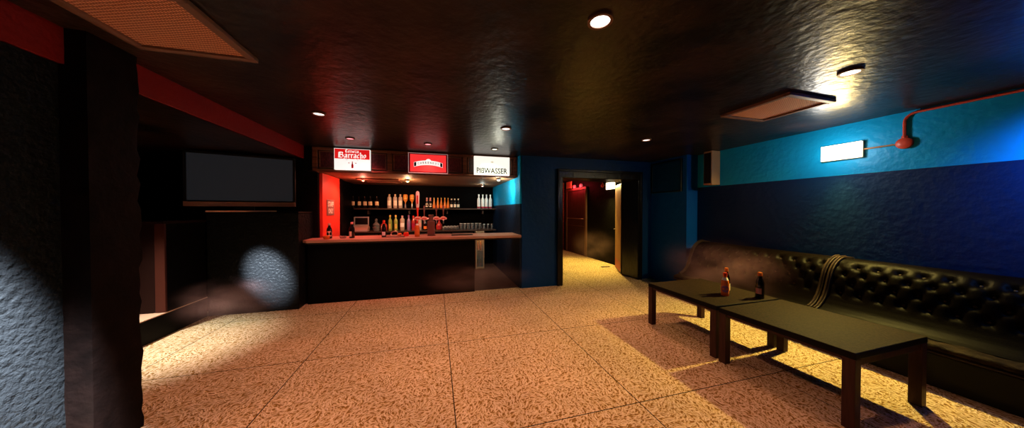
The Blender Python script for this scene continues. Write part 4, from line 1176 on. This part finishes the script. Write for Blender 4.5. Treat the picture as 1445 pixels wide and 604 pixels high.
    # end facings following the profile
    for yy in (0.0, L_ - 0.045):
        poly = [(p[0] - 0.022, p[1] + 0.018) for p in bp[:-2]] + [(-0.01, 1.005), (-0.01, 0.32), (-0.72, 0.32)]
        e = MB().prism(poly, lambda u, v, d: (u, d, v), yy, yy + 0.045).build('end_facing', M['piping'], t, smooth=False, bevel=0.008)
        MB().tube([(p[0] - 0.026, yy + 0.0225, p[1] + 0.022) for p in bp[:-2]], 0.011, 6).build('facing_piping', M['piping'], e, smooth=True)
    # buttons
    proto = None
    for bu, bv in buttons:
        k = min(range(n), key=lambda q: abs(arcl[q] - bv))
        px_, pz_ = fine[k][0] - nrm[k][0] * 0.040, fine[k][1] - nrm[k][1] * 0.040
        if proto is None:
            proto = MB().lathe([(0.003, -0.004), (0.012, -0.002), (0.012, 0.004), (0.006, 0.008)], seg=8).build('button', M['piping'], t, smooth=True); o = proto
        else:
            o = proto.copy(); COL.objects.link(o); o.parent = t
        o.location = (px_, bu, pz_)
        o.rotation_euler = Vector((nrm[k][0], 0, nrm[k][1])).to_track_quat('Z', 'Y').to_euler()
    return t
couch(2.300, 4.22, 'buttoned black leather couch nearest the pier and doorway')
couch(0.30, 2.288, 'buttoned black leather couch running past the empty table')

# ------------------------------------------------------------------ drifting smoke
def smoke(name, loc, scale, dens, col, label):
    m = bpy.data.materials.new(name + '_volume')
    m.use_nodes = True
    nt = m.node_tree; N = nt.nodes; L = nt.links
    N.remove(N['Principled BSDF'])
    out = N['Material Output']
    vol = N.new('ShaderNodeVolumeScatter'); vol.inputs['Color'].default_value = (*col, 1)
    tc = N.new('ShaderNodeTexCoord')
    ln = N.new('ShaderNodeVectorMath'); ln.operation = 'LENGTH'; L.new(tc.outputs['Object'], ln.inputs[0])
    fo = N.new('ShaderNodeMapRange'); fo.interpolation_type = 'SMOOTHSTEP'
    fo.inputs[1].default_value = 1.0; fo.inputs[2].default_value = 0.15; fo.inputs[3].default_value = 0.0; fo.inputs[4].default_value = 1.0
    L.new(ln.outputs['Value'], fo.inputs[0])
    nz = N.new('ShaderNodeTexNoise'); nz.inputs['Scale'].default_value = 1.9; nz.inputs['Detail'].default_value = 3
    L.new(tc.outputs['Object'], nz.inputs['Vector'])
    nr = N.new('ShaderNodeMapRange'); nr.inputs[1].default_value = 0.35; nr.inputs[2].default_value = 0.7
    L.new(nz.outputs[0], nr.inputs[0])
    mu = N.new('ShaderNodeMath'); mu.operation = 'MULTIPLY'; L.new(fo.outputs[0], mu.inputs[0]); L.new(nr.outputs[0], mu.inputs[1])
    m2 = N.new('ShaderNodeMath'); m2.operation = 'MULTIPLY'; m2.inputs[1].default_value = dens; L.new(mu.outputs[0], m2.inputs[0])
    L.new(m2.outputs[0], vol.inputs['Density']); L.new(vol.outputs[0], out.inputs['Volume'])
    bm = bmesh.new(); bmesh.ops.create_icosphere(bm, subdivisions=3, radius=1.0)
    me = bpy.data.meshes.new(name); bm.to_mesh(me); bm.free(); me.materials.append(m)
    o = bpy.data.objects.new(name, me); COL.objects.link(o)
    o.location = loc; o.scale = scale
    tag(o, label, 'smoke', None, 'stuff')
    return o
smoke('smoke', (4.20, 3.35, 0.72), (0.55, 1.15, 0.50), 0.65, (0.72, 0.34, 0.52), 'thin purple brown smoke over the table and far couch')
smoke('smoke', (-2.75, 4.75, 0.34), (0.75, 0.46, 0.36), 1.6, (0.9, 0.42, 0.38), 'thin brown smoke at the foot of the television cabinet')
smoke('smoke', (0.75, 5.12, 0.34), (1.2, 0.30, 0.36), 1.6, (0.9, 0.5, 0.48), 'thin brown smoke at the foot of the bar counter')
smoke('smoke', (4.40, 7.1, 0.55), (0.60, 1.1, 0.6), 0.22, (0.9, 0.5, 0.5), 'thin smoke drifting in the hall doorway')
